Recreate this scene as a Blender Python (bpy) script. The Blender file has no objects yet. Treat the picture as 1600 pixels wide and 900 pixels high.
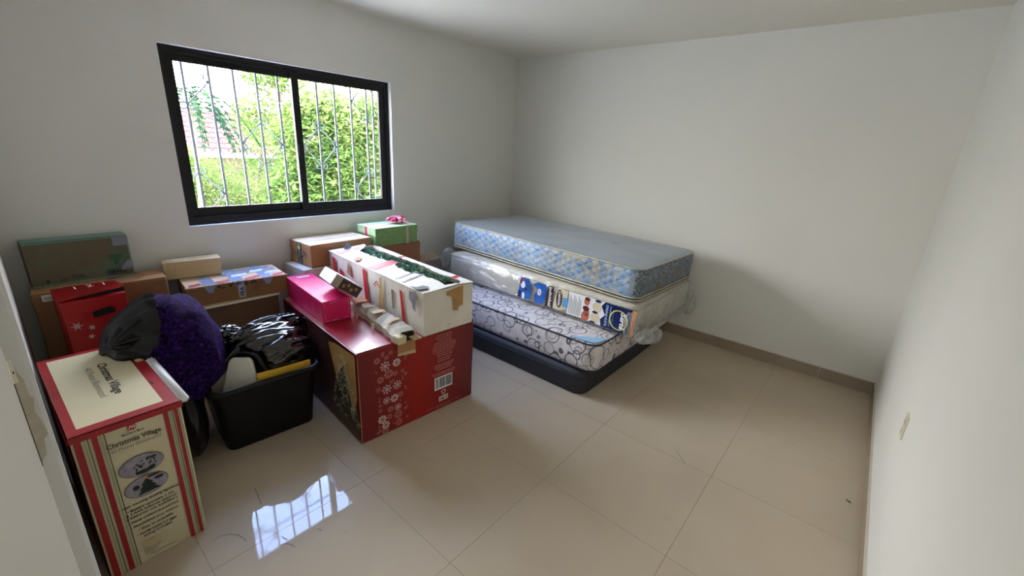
import bpy, bmesh, math, random
from mathutils import Vector, Matrix, noise
random.seed(7)
scn = bpy.context.scene
COL = scn.collection
PI = math.pi

# ------------------------------------------------------------------ camera
CAM_P = (-3.890, -3.2868, 1.587)
YAW, PITCH, ROLL, FPX = math.radians(39.423), math.radians(-18.105), math.radians(3.267), 666.38
fw = Vector((math.cos(PITCH)*math.cos(YAW), math.cos(PITCH)*math.sin(YAW), math.sin(PITCH)))
r0 = fw.cross(Vector((0, 0, 1))).normalized(); u0 = r0.cross(fw)
rr = math.cos(ROLL)*r0 + math.sin(ROLL)*u0
uu = -math.sin(ROLL)*r0 + math.cos(ROLL)*u0
cam = bpy.data.objects.new('camera', bpy.data.cameras.new('camera'))
cam.matrix_world = Matrix(((rr.x, uu.x, -fw.x, CAM_P[0]), (rr.y, uu.y, -fw.y, CAM_P[1]), (rr.z, uu.z, -fw.z, CAM_P[2]), (0, 0, 0, 1)))
cam.data.sensor_width = 36.0; cam.data.lens = 36.0*FPX/1600.0; cam.data.clip_start = 0.01
COL.objects.link(cam); scn.camera = cam

# ------------------------------------------------------------------ light
scn.view_settings.view_transform = 'Standard'; scn.view_settings.look = 'None'
scn.view_settings.gamma = 1.0; scn.view_settings.use_curve_mapping = False
EXPOSURE = 1.15
SKY = 18.5
SUN = 9.5
HALL_FILL = 5.5
scn.view_settings.exposure = EXPOSURE
w = bpy.data.worlds.new('sky'); scn.world = w; w.use_nodes = True
nt = w.node_tree; bg = nt.nodes['Background']; bg.inputs[1].default_value = SKY
tc = nt.nodes.new('ShaderNodeTexCoord'); sx = nt.nodes.new('ShaderNodeSeparateXYZ'); cr = nt.nodes.new('ShaderNodeValToRGB')
nt.links.new(tc.outputs['Generated'], sx.inputs[0]); nt.links.new(sx.outputs['Z'], cr.inputs[0]); nt.links.new(cr.outputs[0], bg.inputs[0])
cr.color_ramp.elements[0].position = 0.0; cr.color_ramp.elements[0].color = (0.55, 0.54, 0.52, 1)
cr.color_ramp.elements[1].position = 0.85; cr.color_ramp.elements[1].color = (0.30, 0.44, 0.90, 1)
e = cr.color_ramp.elements.new(0.35); e.color = (0.98, 0.98, 1.0, 1)
e = cr.color_ramp.elements.new(0.55); e.color = (0.72, 0.81, 1.0, 1)
e = cr.color_ramp.elements.new(0.67); e.color = (0.33, 0.48, 0.92, 1)

def add_light(name, kind, loc, rot, energy, color=(1, 1, 1), **kw):
    l = bpy.data.lights.new(name, kind); l.energy = energy; l.color = color
    for k, v in kw.items(): setattr(l, k, v)
    o = bpy.data.objects.new(name, l); o.location = loc; o.rotation_euler = rot; COL.objects.link(o); return o
# the sun stands behind the house, it lights the garden only
sd = Vector((0.25, 0.32, -1.0)).normalized()
s = add_light('sun', 'SUN', (0, -3, 8), (0, 0, 0), SUN, (1.0, 0.95, 0.85), angle=math.radians(1))
s.rotation_euler = sd.to_track_quat('-Z', 'Y').to_euler()
# the window opening guides the sampling of the sky
p_ = add_light('window_portal', 'AREA', (-2.382, 0.16, 1.525), (math.radians(-90), 0, 0), 1.0, shape='RECTANGLE', size=1.53, size_y=1.05); p_.data.cycles.is_portal = True
# added fill lamp in the unseen hallway behind the camera
add_light('hallway_fill', 'AREA', (-5.0, -2.9, 1.45), (0, math.radians(-90), 0), HALL_FILL, (1.0, 0.98, 0.95), shape='RECTANGLE', size=2.0, size_y=1.6)

# ------------------------------------------------------------------ materials
def srgb(r, g, b):
    f = lambda c: (c/255.0/12.92) if c/255.0 <= 0.04045 else ((c/255.0+0.055)/1.055)**2.4
    return (f(r), f(g), f(b), 1.0)
class NB:
    def __init__(s, name):
        s.m = bpy.data.materials.new(name); s.m.use_nodes = True; s.t = s.m.node_tree
        s.b = s.t.nodes['Principled BSDF']; s.out = s.t.nodes['Material Output']
    def n(s, typ, **kw):
        o = s.t.nodes.new(typ)
        for k, v in kw.items():
            if k.startswith('i_'):
                key = k[2:]; key = int(key) if key.isdigit() else key.replace('_', ' ')
                o.inputs[key].default_value = v
            else: setattr(o, k, v)
        return o
    def l(s, a, b): s.t.links.new(a, b)
    def mix(s, fac, a, b, mode='MIX'):
        o = s.n('ShaderNodeMix', data_type='RGBA', blend_type=mode)
        if hasattr(fac, 'links'): s.l(fac, o.inputs[0])
        else: o.inputs[0].default_value = fac
        for v, i in ((a, 6), (b, 7)):
            if hasattr(v, 'links'): s.l(v, o.inputs[i])
            else: o.inputs[i].default_value = v
        return o.outputs[2]
    def math(s, op, a, b=0.0, c=0.0):
        o = s.n('ShaderNodeMath', operation=op)
        for i, v in enumerate((a, b, c)):
            if hasattr(v, 'links'): s.l(v, o.inputs[i])
            else: o.inputs[i].default_value = v
        return o.outputs[0]
    def ramp(s, fac, *st, interp='LINEAR'):
        o = s.n('ShaderNodeValToRGB'); r = o.color_ramp; r.interpolation = interp
        r.elements[0].position, r.elements[0].color = st[0][0], st[0][1]
        r.elements[1].position, r.elements[1].color = st[-1][0], st[-1][1]
        for p, c in st[1:-1]: e = r.elements.new(p); e.color = c
        s.l(fac, o.inputs[0]); return o.outputs[0]
def plain(name, col, rough=0.6, var=0.08, scale=6.0, bump=0.0, bscale=60.0, metal=0.0, coat=0.0, spec=0.5, stain=None, sheen=0.0, detail=4.0):
    k = NB(name); b = k.b
    tcn = k.n('ShaderNodeTexCoord')
    nz = k.n('ShaderNodeTexNoise', i_Scale=scale, i_Detail=detail); k.l(tcn.outputs['Object'], nz.inputs['Vector'])
    lo = tuple(c*(1-var) for c in col[:3])+(1,); hi = tuple(min(1, c*(1+var)) for c in col[:3])+(1,)
    c = k.ramp(nz.outputs[0], (0.3, lo), (0.7, hi))
    if stain:
        n2 = k.n('ShaderNodeTexNoise', i_Scale=stain[1], i_Detail=6.0, i_Roughness=0.65); k.l(tcn.outputs['Object'], n2.inputs['Vector'])
        f = k.ramp(n2.outputs[0], (stain[2], (0, 0, 0, 1)), (stain[2]+0.15, (1, 1, 1, 1)))
        c = k.mix(f, c, stain[0])
    k.l(c, b.inputs['Base Color'])
    b.inputs['Roughness'].default_value = rough; b.inputs['Metallic'].default_value = metal
    b.inputs['Coat Weight'].default_value = coat; b.inputs['Specular IOR Level'].default_value = spec
    b.inputs['Sheen Weight'].default_value = sheen
    if bump:
        n3 = k.n('ShaderNodeTexNoise', i_Scale=bscale, i_Detail=3.0); k.l(tcn.outputs['Object'], n3.inputs['Vector'])
        bp = k.n('ShaderNodeBump', i_Strength=bump, i_Distance=0.01); k.l(n3.outputs[0], bp.inputs['Height']); k.l(bp.outputs[0], b.inputs['Normal'])
    return k.m
M = {}
M['wall'] = plain('wall_paint', srgb(229, 228, 221), 0.75, 0.02, 1.5, bump=0.05, bscale=90)
M['ceiling'] = plain('ceiling_paint', srgb(236, 233, 220), 0.85, 0.015, 1.2)
M['reveal'] = plain('reveal_paint', srgb(225, 225, 228), 0.7, 0.02)
M['jamb'] = plain('jamb_paint', srgb(200, 199, 194), 0.7, 0.03, 5, stain=(srgb(172, 164, 156), 4.0, 0.66))
M['baseboard'] = plain('baseboard_tile', srgb(158, 142, 122), 0.25, 0.06, 5)
M['baseboard_cap'] = plain('baseboard_edge', srgb(205, 195, 180), 0.5, 0.05)
M['grout'] = plain('grout', srgb(140, 126, 106), 0.9)
def tile_mat():
    k = NB('floor_tile'); b = k.b
    tcn = k.n('ShaderNodeTexCoord')
    geo = k.n('ShaderNodeNewGeometry')
    nz = k.n('ShaderNodeTexNoise', i_Scale=1.6, i_Detail=5.0); k.l(geo.outputs['Position'], nz.inputs['Vector'])
    c = k.ramp(nz.outputs[0], (0.3, srgb(188, 172, 150)), (0.7, srgb(200, 184, 162)))
    n2 = k.n('ShaderNodeTexNoise', i_Scale=3.3, i_Detail=8.0, i_Roughness=0.7, i_Distortion=1.2); k.l(geo.outputs['Position'], n2.inputs['Vector'])
    f = k.ramp(n2.outputs[0], (0.66, (0, 0, 0, 1)), (0.74, (1, 1, 1, 1)))
    f2 = k.math('MULTIPLY', f, 0.22)
    c = k.mix(f2, c, srgb(120, 104, 86))
    k.l(c, b.inputs['Base Color'])
    n3 = k.n('ShaderNodeTexNoise', i_Scale=2.2, i_Detail=6.0); k.l(geo.outputs['Position'], n3.inputs['Vector'])
    r = k.n('ShaderNodeMapRange', i_1=0.45, i_2=0.75, i_3=0.012, i_4=0.06); k.l(n3.outputs[0], r.inputs[0]); k.l(r.outputs[0], b.inputs['Roughness'])
    b.inputs['IOR'].default_value = 1.37
    return k.m
M['tile'] = tile_mat()
M['frame'] = plain('black_aluminium', srgb(13, 14, 17), 0.4, 0.1, 4, spec=0.35)
M['iron'] = plain('painted_iron', srgb(98, 102, 112), 0.5, 0.1, 10)
def glass(name, tint=(1, 1, 1, 1), g=0.06, rough=0.0, bump=0.0, base=None):
    k = NB(name); t = k.n('ShaderNodeBsdfTransparent'); t.inputs[0].default_value = tint
    gl = k.n('ShaderNodeBsdfGlossy'); gl.inputs['Roughness'].default_value = rough
    lw = k.n('ShaderNodeLayerWeight', i_Blend=0.25); f = k.math('ADD', k.math('MULTIPLY', lw.outputs['Facing'], 0.45), g)
    mx = k.n('ShaderNodeMixShader'); k.l(f, mx.inputs[0]); k.l(t.outputs[0], mx.inputs[1]); k.l(gl.outputs[0], mx.inputs[2])
    if bump:
        tcn = k.n('ShaderNodeTexCoord')
        mp = k.n('ShaderNodeMapping'); mp.inputs['Scale'].default_value = (1, 0.4, 1); k.l(tcn.outputs['Object'], mp.inputs[0])
        n3 = k.n('ShaderNodeTexNoise', i_Scale=9.0, i_Detail=4.0, i_Distortion=1.5); k.l(mp.outputs[0], n3.inputs['Vector'])
        bp = k.n('ShaderNodeBump', i_Strength=bump, i_Distance=0.05); k.l(n3.outputs[0], bp.inputs['Height'])
        k.l(bp.outputs[0], gl.inputs['Normal']); k.l(bp.outputs[0], lw.inputs['Normal'])
    last = mx
    if base:
        d = k.n('ShaderNodeBsdfDiffuse'); d.inputs[0].default_value = base[0]
        m2 = k.n('ShaderNodeMixShader'); m2.inputs[0].default_value = base[1]; k.l(mx.outputs[0], m2.inputs[1]); k.l(d.outputs[0], m2.inputs[2]); last = m2
    k.l(last.outputs[0], k.out.inputs[0]); return k.m
M['glass'] = glass('window_glass', (0.97, 0.98, 0.98, 1), 0.03)
M['film'] = glass('clear_plastic_film', (0.97, 0.97, 0.96, 1), 0.03, 0.12, 0.9, base=((0.75, 0.75, 0.73, 1), 0.12))

def carton_mat(name, col, col2=None, f=0.62):
    return plain(name, col, 0.8, 0.09, 3.0, bump=0.12, bscale=35, stain=((col2 or tuple(c*0.75 for c in col[:3])+(1,)), 4.5, f))
M['kraft'] = carton_mat('kraft_carton', srgb(176, 128, 84))
M['kraft_pale'] = carton_mat('pale_kraft', srgb(206, 180, 134))
M['kraft_orange'] = carton_mat('orange_kraft', srgb(142, 104, 66))
M['kraft_dark'] = carton_mat('dusty_brown_carton', srgb(128, 98, 68))
M['kraft_light'] = carton_mat('light_carton', srgb(214, 184, 146))
M['kraft_inner'] = carton_mat('carton_inner', srgb(168, 132, 92))
M['greyboard'] = carton_mat('grey_carton', srgb(176, 164, 150))
M['greencarton'] = plain('green_stained_carton', srgb(104, 94, 72), 0.75, 0.14, 3, stain=(srgb(80, 112, 90), 5.0, 0.52), bump=0.1)
M['greenedge'] = plain('green_tape_edge', srgb(110, 150, 132), 0.4, 0.15, 8)
M['white_card'] = plain('white_printed_card', srgb(226, 224, 220), 0.55, 0.05, 5, bump=0.12, bscale=25)
M['white_worn'] = plain('worn_white_card', srgb(226, 220, 206), 0.6, 0.08, 6, bump=0.25, bscale=18, stain=(srgb(190, 160, 120), 9.0, 0.64))
M['cream_card'] = plain('cream_card', srgb(214, 204, 168), 0.5, 0.05, 3, bump=0.08)
M['cream_front'] = plain('cream_front', srgb(214, 202, 166), 0.5, 0.04, 3, bump=0.05)
M['red_card'] = plain('red_print', srgb(168, 20, 22), 0.4, 0.12, 4, bump=0.06)
M['red_stripe'] = plain('red_stripe_print', srgb(200, 30, 32), 0.5, 0.08, 20)
M['red_border'] = plain('worn_red_print', srgb(160, 26, 34), 0.42, 0.12, 12, stain=(srgb(205, 160, 140), 18.0, 0.72))
M['red_box'] = plain('bright_red_card', srgb(172, 22, 20), 0.45, 0.1, 5, bump=0.08)
M['magenta'] = plain('magenta_card', srgb(226, 28, 104), 0.32, 0.1, 6, coat=0.3, stain=(srgb(232, 90, 140), 5.0, 0.66))
M['green_gift'] = plain('green_glitter_card', srgb(128, 164, 98), 0.55, 0.22, 60, bump=0.25, bscale=150)
M['green_lid'] = plain('pale_green_card', srgb(180, 210, 158), 0.5, 0.1, 40, bump=0.2, bscale=150)
M['pink'] = plain('pink_ribbon', srgb(232, 40, 110), 0.4, 0.15, 25)
M['pink_pale'] = plain('pale_pink_ribbon', srgb(240, 175, 195), 0.35, 0.15, 25)
M['ink'] = plain('black_ink', srgb(38, 34, 30), 0.6)
M['greyink'] = plain('grey_ink', srgb(128, 122, 106), 0.6)
M['white_ink'] = plain('white_ink', srgb(222, 205, 200), 0.6)
M['pink_ink'] = plain('faded_white_ink', srgb(190, 120, 112), 0.6)
M['greenline'] = plain('green_line_print', srgb(150, 168, 120), 0.6)
M['darkline'] = plain('dark_line_print', srgb(60, 66, 50), 0.6)
M['brown_tape'] = plain('brown_tape', srgb(176, 132, 72), 0.25, 0.12, 14, coat=0.4)
M['clear_tape'] = plain('frosted_tape', srgb(150, 165, 195), 0.22, 0.15, 9, coat=0.6)
M['grey_tape'] = plain('silver_tape', srgb(142, 144, 150), 0.3, 0.15, 14, metal=0.0)
M['yellow'] = plain('yellow_paper', srgb(222, 178, 48), 0.6, 0.08, 8)
M['white_plastic'] = plain('white_plastic', srgb(232, 230, 222), 0.35, 0.03)
M['foam'] = plain('white_foam', srgb(236, 236, 236), 0.7, 0.03)
M['tub'] = plain('black_tub_plastic', srgb(13, 13, 15), 0.42, 0.1, 5, spec=0.3)
M['bag'] = plain('black_bag_film', srgb(10, 10, 13), 0.12, 0.1, 5, spec=0.8, coat=0.3, bump=0.12, bscale=9)
M['bag_thin'] = plain('thin_black_bag_film', srgb(9, 7, 11), 0.30, 0.3, 8, bump=0.2, bscale=9, spec=0.35)
M['navy'] = plain('navy_upholstery', srgb(36, 37, 43), 0.6, 0.1, 6, bump=0.2, bscale=200)
M['navy_pipe'] = plain('navy_piping', srgb(24, 26, 46), 0.5)
M['cream_pipe'] = plain('cream_piping', srgb(186, 182, 164), 0.5, 0.2, 18, stain=(srgb(150, 118, 70), 5.0, 0.6))
M['dark_pipe'] = plain('dark_piping', srgb(50, 56, 60), 0.5)
M['sky_patch'] = plain('light_blue_fabric', srgb(150, 195, 232), 0.45, 0.06)
M['needles'] = plain('green_tinsel_needles', srgb(84, 138, 106), 0.45, 0.5, 30)
M['gold'] = plain('gold_print', srgb(176, 138, 84), 0.35, 0.25, 7, stain=(srgb(90, 50, 30), 5, 0.55))
M['orange_print'] = plain('orange_print', srgb(214, 140, 40), 0.5, 0.15, 20)
M['darkprint'] = plain('dark_photo_print', srgb(58, 30, 26), 0.4, 0.4, 14)
M['socket'] = plain('cream_socket_plastic', srgb(214, 208, 188), 0.5)
M['hole'] = plain('dark_hollow', srgb(18, 12, 10), 0.9)
M['lilac'] = plain('grey_photo_print', srgb(150, 144, 156), 0.5, 0.25, 40)
M['pine'] = plain('dark_green_print', srgb(16, 36, 24), 0.5, 0.4, 60)
M['blue_print'] = plain('blue_photo_print', srgb(40, 96, 178), 0.35, 0.3, 22)
M['navy_print'] = plain('navy_print', srgb(18, 34, 92), 0.3, 0.1, 22)
M['label_white'] = plain('white_label_print', srgb(236, 238, 240), 0.3, 0.03)
M['skin'] = plain('skin_tone_print', srgb(196, 110, 86), 0.4, 0.2, 22)
M['brownhair'] = plain('dark_red_print', srgb(92, 32, 30), 0.4, 0.2, 22)
M['yellow_print'] = plain('yellow_print', srgb(226, 220, 90), 0.4)
M['cream_print'] = plain('cream_print', srgb(216, 204, 170), 0.4)
M['orange_label'] = plain('orange_label', srgb(236, 160, 60), 0.4, 0.1, 30)
M['brick'] = plain('clay_tile', srgb(84, 40, 30), 0.8, 0.2, 4)
M['garden_wall'] = plain('garden_wall_plaster', srgb(72, 56, 42), 0.85, 0.06)
M['terrace'] = plain('pale_paving', srgb(205, 198, 184), 0.9, 0.1)
M['trunk'] = plain('bark', srgb(105, 88, 66), 0.9, 0.2, 10)
def leaf_mat(name, c1, c2, c3):
    k = NB(name); geo = k.n('ShaderNodeNewGeometry')
    nz = k.n('ShaderNodeTexNoise', i_Scale=2.6, i_Detail=4.0); k.l(geo.outputs['Position'], nz.inputs['Vector'])
    wn = k.n('ShaderNodeTexWhiteNoise'); sn = k.n('ShaderNodeVectorMath', operation='SNAP'); sn.inputs[1].default_value = (0.07, 0.07, 0.07)
    k.l(geo.outputs['Position'], sn.inputs[0]); k.l(sn.outputs[0], wn.inputs[0])
    f = k.math('ADD', k.math('MULTIPLY', nz.outputs[0], 0.7), k.math('MULTIPLY', wn.outputs[0], 0.3))
    c = k.ramp(f, (0.3, c1), (0.5, c2), (0.7, c3))
    d = k.n('ShaderNodeBsdfDiffuse'); t = k.n('ShaderNodeBsdfTranslucent'); k.l(c, d.inputs[0]); k.l(c, t.inputs[0])
    mx = k.n('ShaderNodeMixShader'); mx.inputs[0].default_value = 0.35; k.l(d.outputs[0], mx.inputs[1]); k.l(t.outputs[0], mx.inputs[2]); k.l(mx.outputs[0], k.out.inputs[0]); return k.m
M['leaf_lime'] = leaf_mat('lime_leaves', srgb(60, 86, 34), srgb(88, 112, 48), srgb(122, 128, 72))
M['leaf_mid'] = leaf_mat('mid_green_leaves', srgb(54, 80, 34), srgb(92, 118, 52), srgb(136, 142, 82))
M['leaf_dark'] = leaf_mat('dark_fern_leaves', srgb(20, 42, 28), srgb(34, 60, 38), srgb(60, 84, 48))

def swirl_mat():
    k = NB('swirl_ticking'); b = k.b
    tcn = k.n('ShaderNodeTexCoord')
    nz = k.n('ShaderNodeTexNoise', i_Scale=9.0, i_Detail=2.0); k.l(tcn.outputs['Object'], nz.inputs['Vector'])
    ad = k.n('ShaderNodeVectorMath', operation='SCALE'); ad.inputs['Scale'].default_value = 0.03; k.l(nz.outputs['Color'], ad.inputs[0])
    av = k.n('ShaderNodeVectorMath', operation='ADD'); k.l(tcn.outputs['Object'], av.inputs[0]); k.l(ad.outputs[0], av.inputs[1])
    tot = None
    for sc, r, wd, off in ((7.0, 0.42, 0.026, 0.0), (9.5, 0.40, 0.024, 3.7), (8.5, 0.24, 0.016, 9.1)):
        mp = k.n('ShaderNodeMapping'); mp.inputs['Location'].default_value = (off, off*1.7, off*0.3); k.l(av.outputs[0], mp.inputs[0])
        v = k.n('ShaderNodeTexVoronoi', i_Scale=sc); v.inputs['Randomness'].default_value = 0.8; k.l(mp.outputs[0], v.inputs['Vector'])
        d = k.math('ABSOLUTE', k.math('SUBTRACT', v.outputs['Distance'], r))
        line = k.math('LESS_THAN', d, wd)
        tot = line if tot is None else k.math('MAXIMUM', tot, line)
    n2 = k.n('ShaderNodeTexNoise', i_Scale=14.0, i_Detail=5.0); k.l(tcn.outputs['Object'], n2.inputs['Vector'])
    base = k.ramp(n2.outputs[0], (0.35, srgb(206, 200, 202)), (0.65, srgb(228, 222, 222)))
    k.l(k.mix(k.math('MULTIPLY', tot, 0.85), base, srgb(44, 42, 72)), b.inputs['Base Color'])
    b.inputs['Roughness'].default_value = 0.55
    bp = k.n('ShaderNodeBump', i_Strength=0.25, i_Distance=0.01); n4 = k.n('ShaderNodeTexNoise', i_Scale=30.0); k.l(tcn.outputs['Object'], n4.inputs['Vector']); k.l(n4.outputs[0], bp.inputs['Height']); k.l(bp.outputs[0], b.inputs['Normal'])
    return k.m
M['swirl'] = swirl_mat()
def quilt_mat():
    k = NB('blue_quilted_ticking'); b = k.b
    uv = k.n('ShaderNodeUVMap'); sp = k.n('ShaderNodeSeparateXYZ'); k.l(uv.outputs[0], sp.inputs[0])
    a = k.math('MULTIPLY', sp.outputs[0], 1/0.090*PI); c = k.math('MULTIPLY', sp.outputs[1], 1/0.054*PI)
    h1 = k.math('ABSOLUTE', k.math('SINE', k.math('ADD', a, c))); h2 = k.math('ABSOLUTE', k.math('SINE', k.math('SUBTRACT', a, c)))
    h = k.math('MINIMUM', h1, h2)
    tcn = k.n('ShaderNodeTexCoord')
    nz = k.n('ShaderNodeTexNoise', i_Scale=16.0, i_Detail=5.0, i_Roughness=0.6); k.l(tcn.outputs['Object'], nz.inputs['Vector'])
    f = k.math('MULTIPLY', k.ramp(h, (0.12, (0, 0, 0, 1)), (0.4, (1, 1, 1, 1))), k.ramp(nz.outputs[0], (0.42, (0, 0, 0, 1)), (0.56, (1, 1, 1, 1))))
    n2 = k.n('ShaderNodeTexNoise', i_Scale=2.2, i_Detail=4.0); k.l(tcn.outputs['Object'], n2.inputs['Vector'])
    cream = k.ramp(n2.outputs[0], (0.4, srgb(172, 184, 198)), (0.62, srgb(164, 158, 142)))
    blue = k.ramp(n2.outputs[0], (0.4, srgb(112, 158, 206)), (0.65, srgb(84, 122, 160)))
    k.l(k.mix(f, cream, blue), b.inputs['Base Color']); b.inputs['Roughness'].default_value = 0.45
    return k.m
M['quilt'] = quilt_mat()
def damask_mat():
    k = NB('slate_damask_ticking'); b = k.b; tcn = k.n('ShaderNodeTexCoord')
    nz = k.n('ShaderNodeTexNoise', i_Scale=13.0, i_Detail=3.0, i_Distortion=2.5); k.l(tcn.outputs['Object'], nz.inputs['Vector'])
    d = k.math('ABSOLUTE', k.math('SUBTRACT', nz.outputs[0], 0.5))
    f = k.ramp(d, (0.012, (1, 1, 1, 1)), (0.035, (0, 0, 0, 1)))
    n2 = k.n('ShaderNodeTexNoise', i_Scale=5.0, i_Detail=5.0); k.l(tcn.outputs['Object'], n2.inputs['Vector'])
    base = k.mix(k.ramp(n2.outputs[0], (0.6, (0, 0, 0, 1)), (0.7, (1, 1, 1, 1))), srgb(84, 98, 112), srgb(112, 86, 60))
    k.l(k.mix(k.math('MULTIPLY', f, 0.8), base, srgb(176, 180, 176)), b.inputs['Base Color']); b.inputs['Roughness'].default_value = 0.45
    return k.m
M['damask'] = damask_mat()
M['slate'] = plain('slate_satin', srgb(132, 146, 160), 0.42, 0.06, 3, stain=(srgb(92, 98, 104), 7.0, 0.62), bump=0.15, bscale=9, sheen=0.2)
M['cream_tick'] = plain('cream_ticking', srgb(206, 198, 182), 0.55, 0.1, 7, bump=0.5, bscale=16, stain=(srgb(176, 160, 136), 3.0, 0.6))
def purple_mat():
    k = NB('purple_plush'); b = k.b; tcn = k.n('ShaderNodeTexCoord')
    nz = k.n('ShaderNodeTexNoise', i_Scale=60.0, i_Detail=6.0, i_Roughness=0.75, i_Distortion=1.0); k.l(tcn.outputs['Object'], nz.inputs['Vector'])
    c = k.ramp(nz.outputs[0], (0.40, srgb(8, 4, 14)), (0.55, srgb(48, 18, 92)), (0.74, srgb(118, 62, 190)))
    k.l(c, b.inputs['Base Color']); b.inputs['Roughness'].default_value = 0.8; b.inputs['Specular IOR Level'].default_value = 0.1
    bp = k.n('ShaderNodeBump', i_Strength=0.8, i_Distance=0.02); k.l(nz.outputs[0], bp.inputs['Height']); k.l(bp.outputs[0], b.inputs['Normal'])
    return k.m
M['purple'] = purple_mat()
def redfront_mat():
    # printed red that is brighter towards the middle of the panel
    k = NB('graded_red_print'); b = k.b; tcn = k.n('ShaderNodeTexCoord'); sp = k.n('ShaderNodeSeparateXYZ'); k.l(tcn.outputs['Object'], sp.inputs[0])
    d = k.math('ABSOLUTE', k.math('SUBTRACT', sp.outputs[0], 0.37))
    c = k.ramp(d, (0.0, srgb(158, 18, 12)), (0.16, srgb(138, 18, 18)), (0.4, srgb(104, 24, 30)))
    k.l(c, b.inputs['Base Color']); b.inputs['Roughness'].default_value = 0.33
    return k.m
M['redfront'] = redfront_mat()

# ------------------------------------------------------------------ object helpers
def link(name, me, mat, parent=None, loc=(0, 0, 0), rot=(0, 0, 0)):
    o = bpy.data.objects.new(name, me); COL.objects.link(o)
    if mat is not None and not me.materials:
        me.materials.append(mat)
    o.location = loc; o.rotation_euler = rot
    if parent is not None: o.parent = parent
    return o
def bm_done(bm, smooth=False, name='mesh'):
    me = bpy.data.meshes.new(name); bmesh.ops.recalc_face_normals(bm, faces=bm.faces)
    if smooth:
        for f in bm.faces: f.smooth = True
    bm.to_mesh(me); bm.free(); return me
def add_box(bm, a, b, mtx=None):
    vs = [bm.verts.new((x, y, z)) for z in (a[2], b[2]) for y in (a[1], b[1]) for x in (a[0], b[0])]
    for f in ((0, 2, 3, 1), (4, 5, 7, 6), (0, 1, 5, 4), (2, 6, 7, 3), (0, 4, 6, 2), (1, 3, 7, 5)): bm.faces.new([vs[i] for i in f])
    if mtx is not None: bmesh.ops.transform(bm, matrix=mtx, verts=vs)
    return vs
def box_obj(name, a, b, mat, parent=None, bevel=0.0, segs=2, loc=(0, 0, 0), rot=(0, 0, 0)):
    bm = bmesh.new(); add_box(bm, a, b)
    if bevel: bmesh.ops.bevel(bm, geom=bm.edges[:], offset=bevel, segments=segs, affect='EDGES', profile=0.5)
    return link(name, bm_done(bm), mat, parent, loc, rot)
def carton_body(name, w, d, h, mat, parent, bevel=0.004, warp=0.003, seed=0, n=9):
    """closed carton with slightly uneven faces"""
    bm = bmesh.new(); add_box(bm, (0, 0, 0), (w, d, h))
    bmesh.ops.bevel(bm, geom=bm.edges[:], offset=bevel, segments=2, affect='EDGES', profile=0.5)
    bmesh.ops.subdivide_edges(bm, edges=[e for e in bm.edges if e.calc_length() > 0.06], cuts=n, use_grid_fill=True)
    c = Vector((w/2, d/2, h/2))
    for v in bm.verts:
        k = noise.noise(v.co*4+Vector((seed*3.1, seed, 0)))*warp
        dv = (v.co-c).normalized(); v.co += dv*k
        if v.co.z < 0: v.co.z = 0
    return link(name, bm_done(bm), mat, parent)
def thing(name, label, cat, loc=(0, 0, 0), rot=(0, 0, 0), group=None):
    o = bpy.data.objects.new(name, None); COL.objects.link(o); o.location = loc; o.rotation_euler = rot; o.empty_display_size = 0.1
    o['label'] = label; o['category'] = cat
    if group: o['group'] = group
    return o
def structure(o): o['kind'] = 'structure'; return o
def tube(bm, pts, r, n=6, closed=False):
    pts = [Vector(p) for p in pts]; rings = []; N = len(pts)
    up = None
    for i, p in enumerate(pts):
        a = pts[(i-1) % N] if (closed or i > 0) else p; b = pts[(i+1) % N] if (closed or i < N-1) else p
        t = (b-a).normalized() if (b-a).length > 1e-9 else Vector((0, 0, 1))
        if up is None: up = Vector((0, 0, 1)) if abs(t.z) < 0.9 else Vector((1, 0, 0))
        s1 = t.cross(up)
        if s1.length < 1e-6: s1 = t.cross(Vector((1, 0, 0)))
        s1.normalize(); s2 = s1.cross(t); up = s2
        rings.append([bm.verts.new(p+r*(math.cos(2*PI*k/n)*s1+math.sin(2*PI*k/n)*s2)) for k in range(n)])
    for i in range(N if closed else N-1):
        A, B = rings[i], rings[(i+1) % N]
        for k in range(n): bm.faces.new((A[k], A[(k+1) % n], B[(k+1) % n], B[k]))
    if not closed: bm.faces.new(rings[0][::-1]); bm.faces.new(rings[-1])
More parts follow.
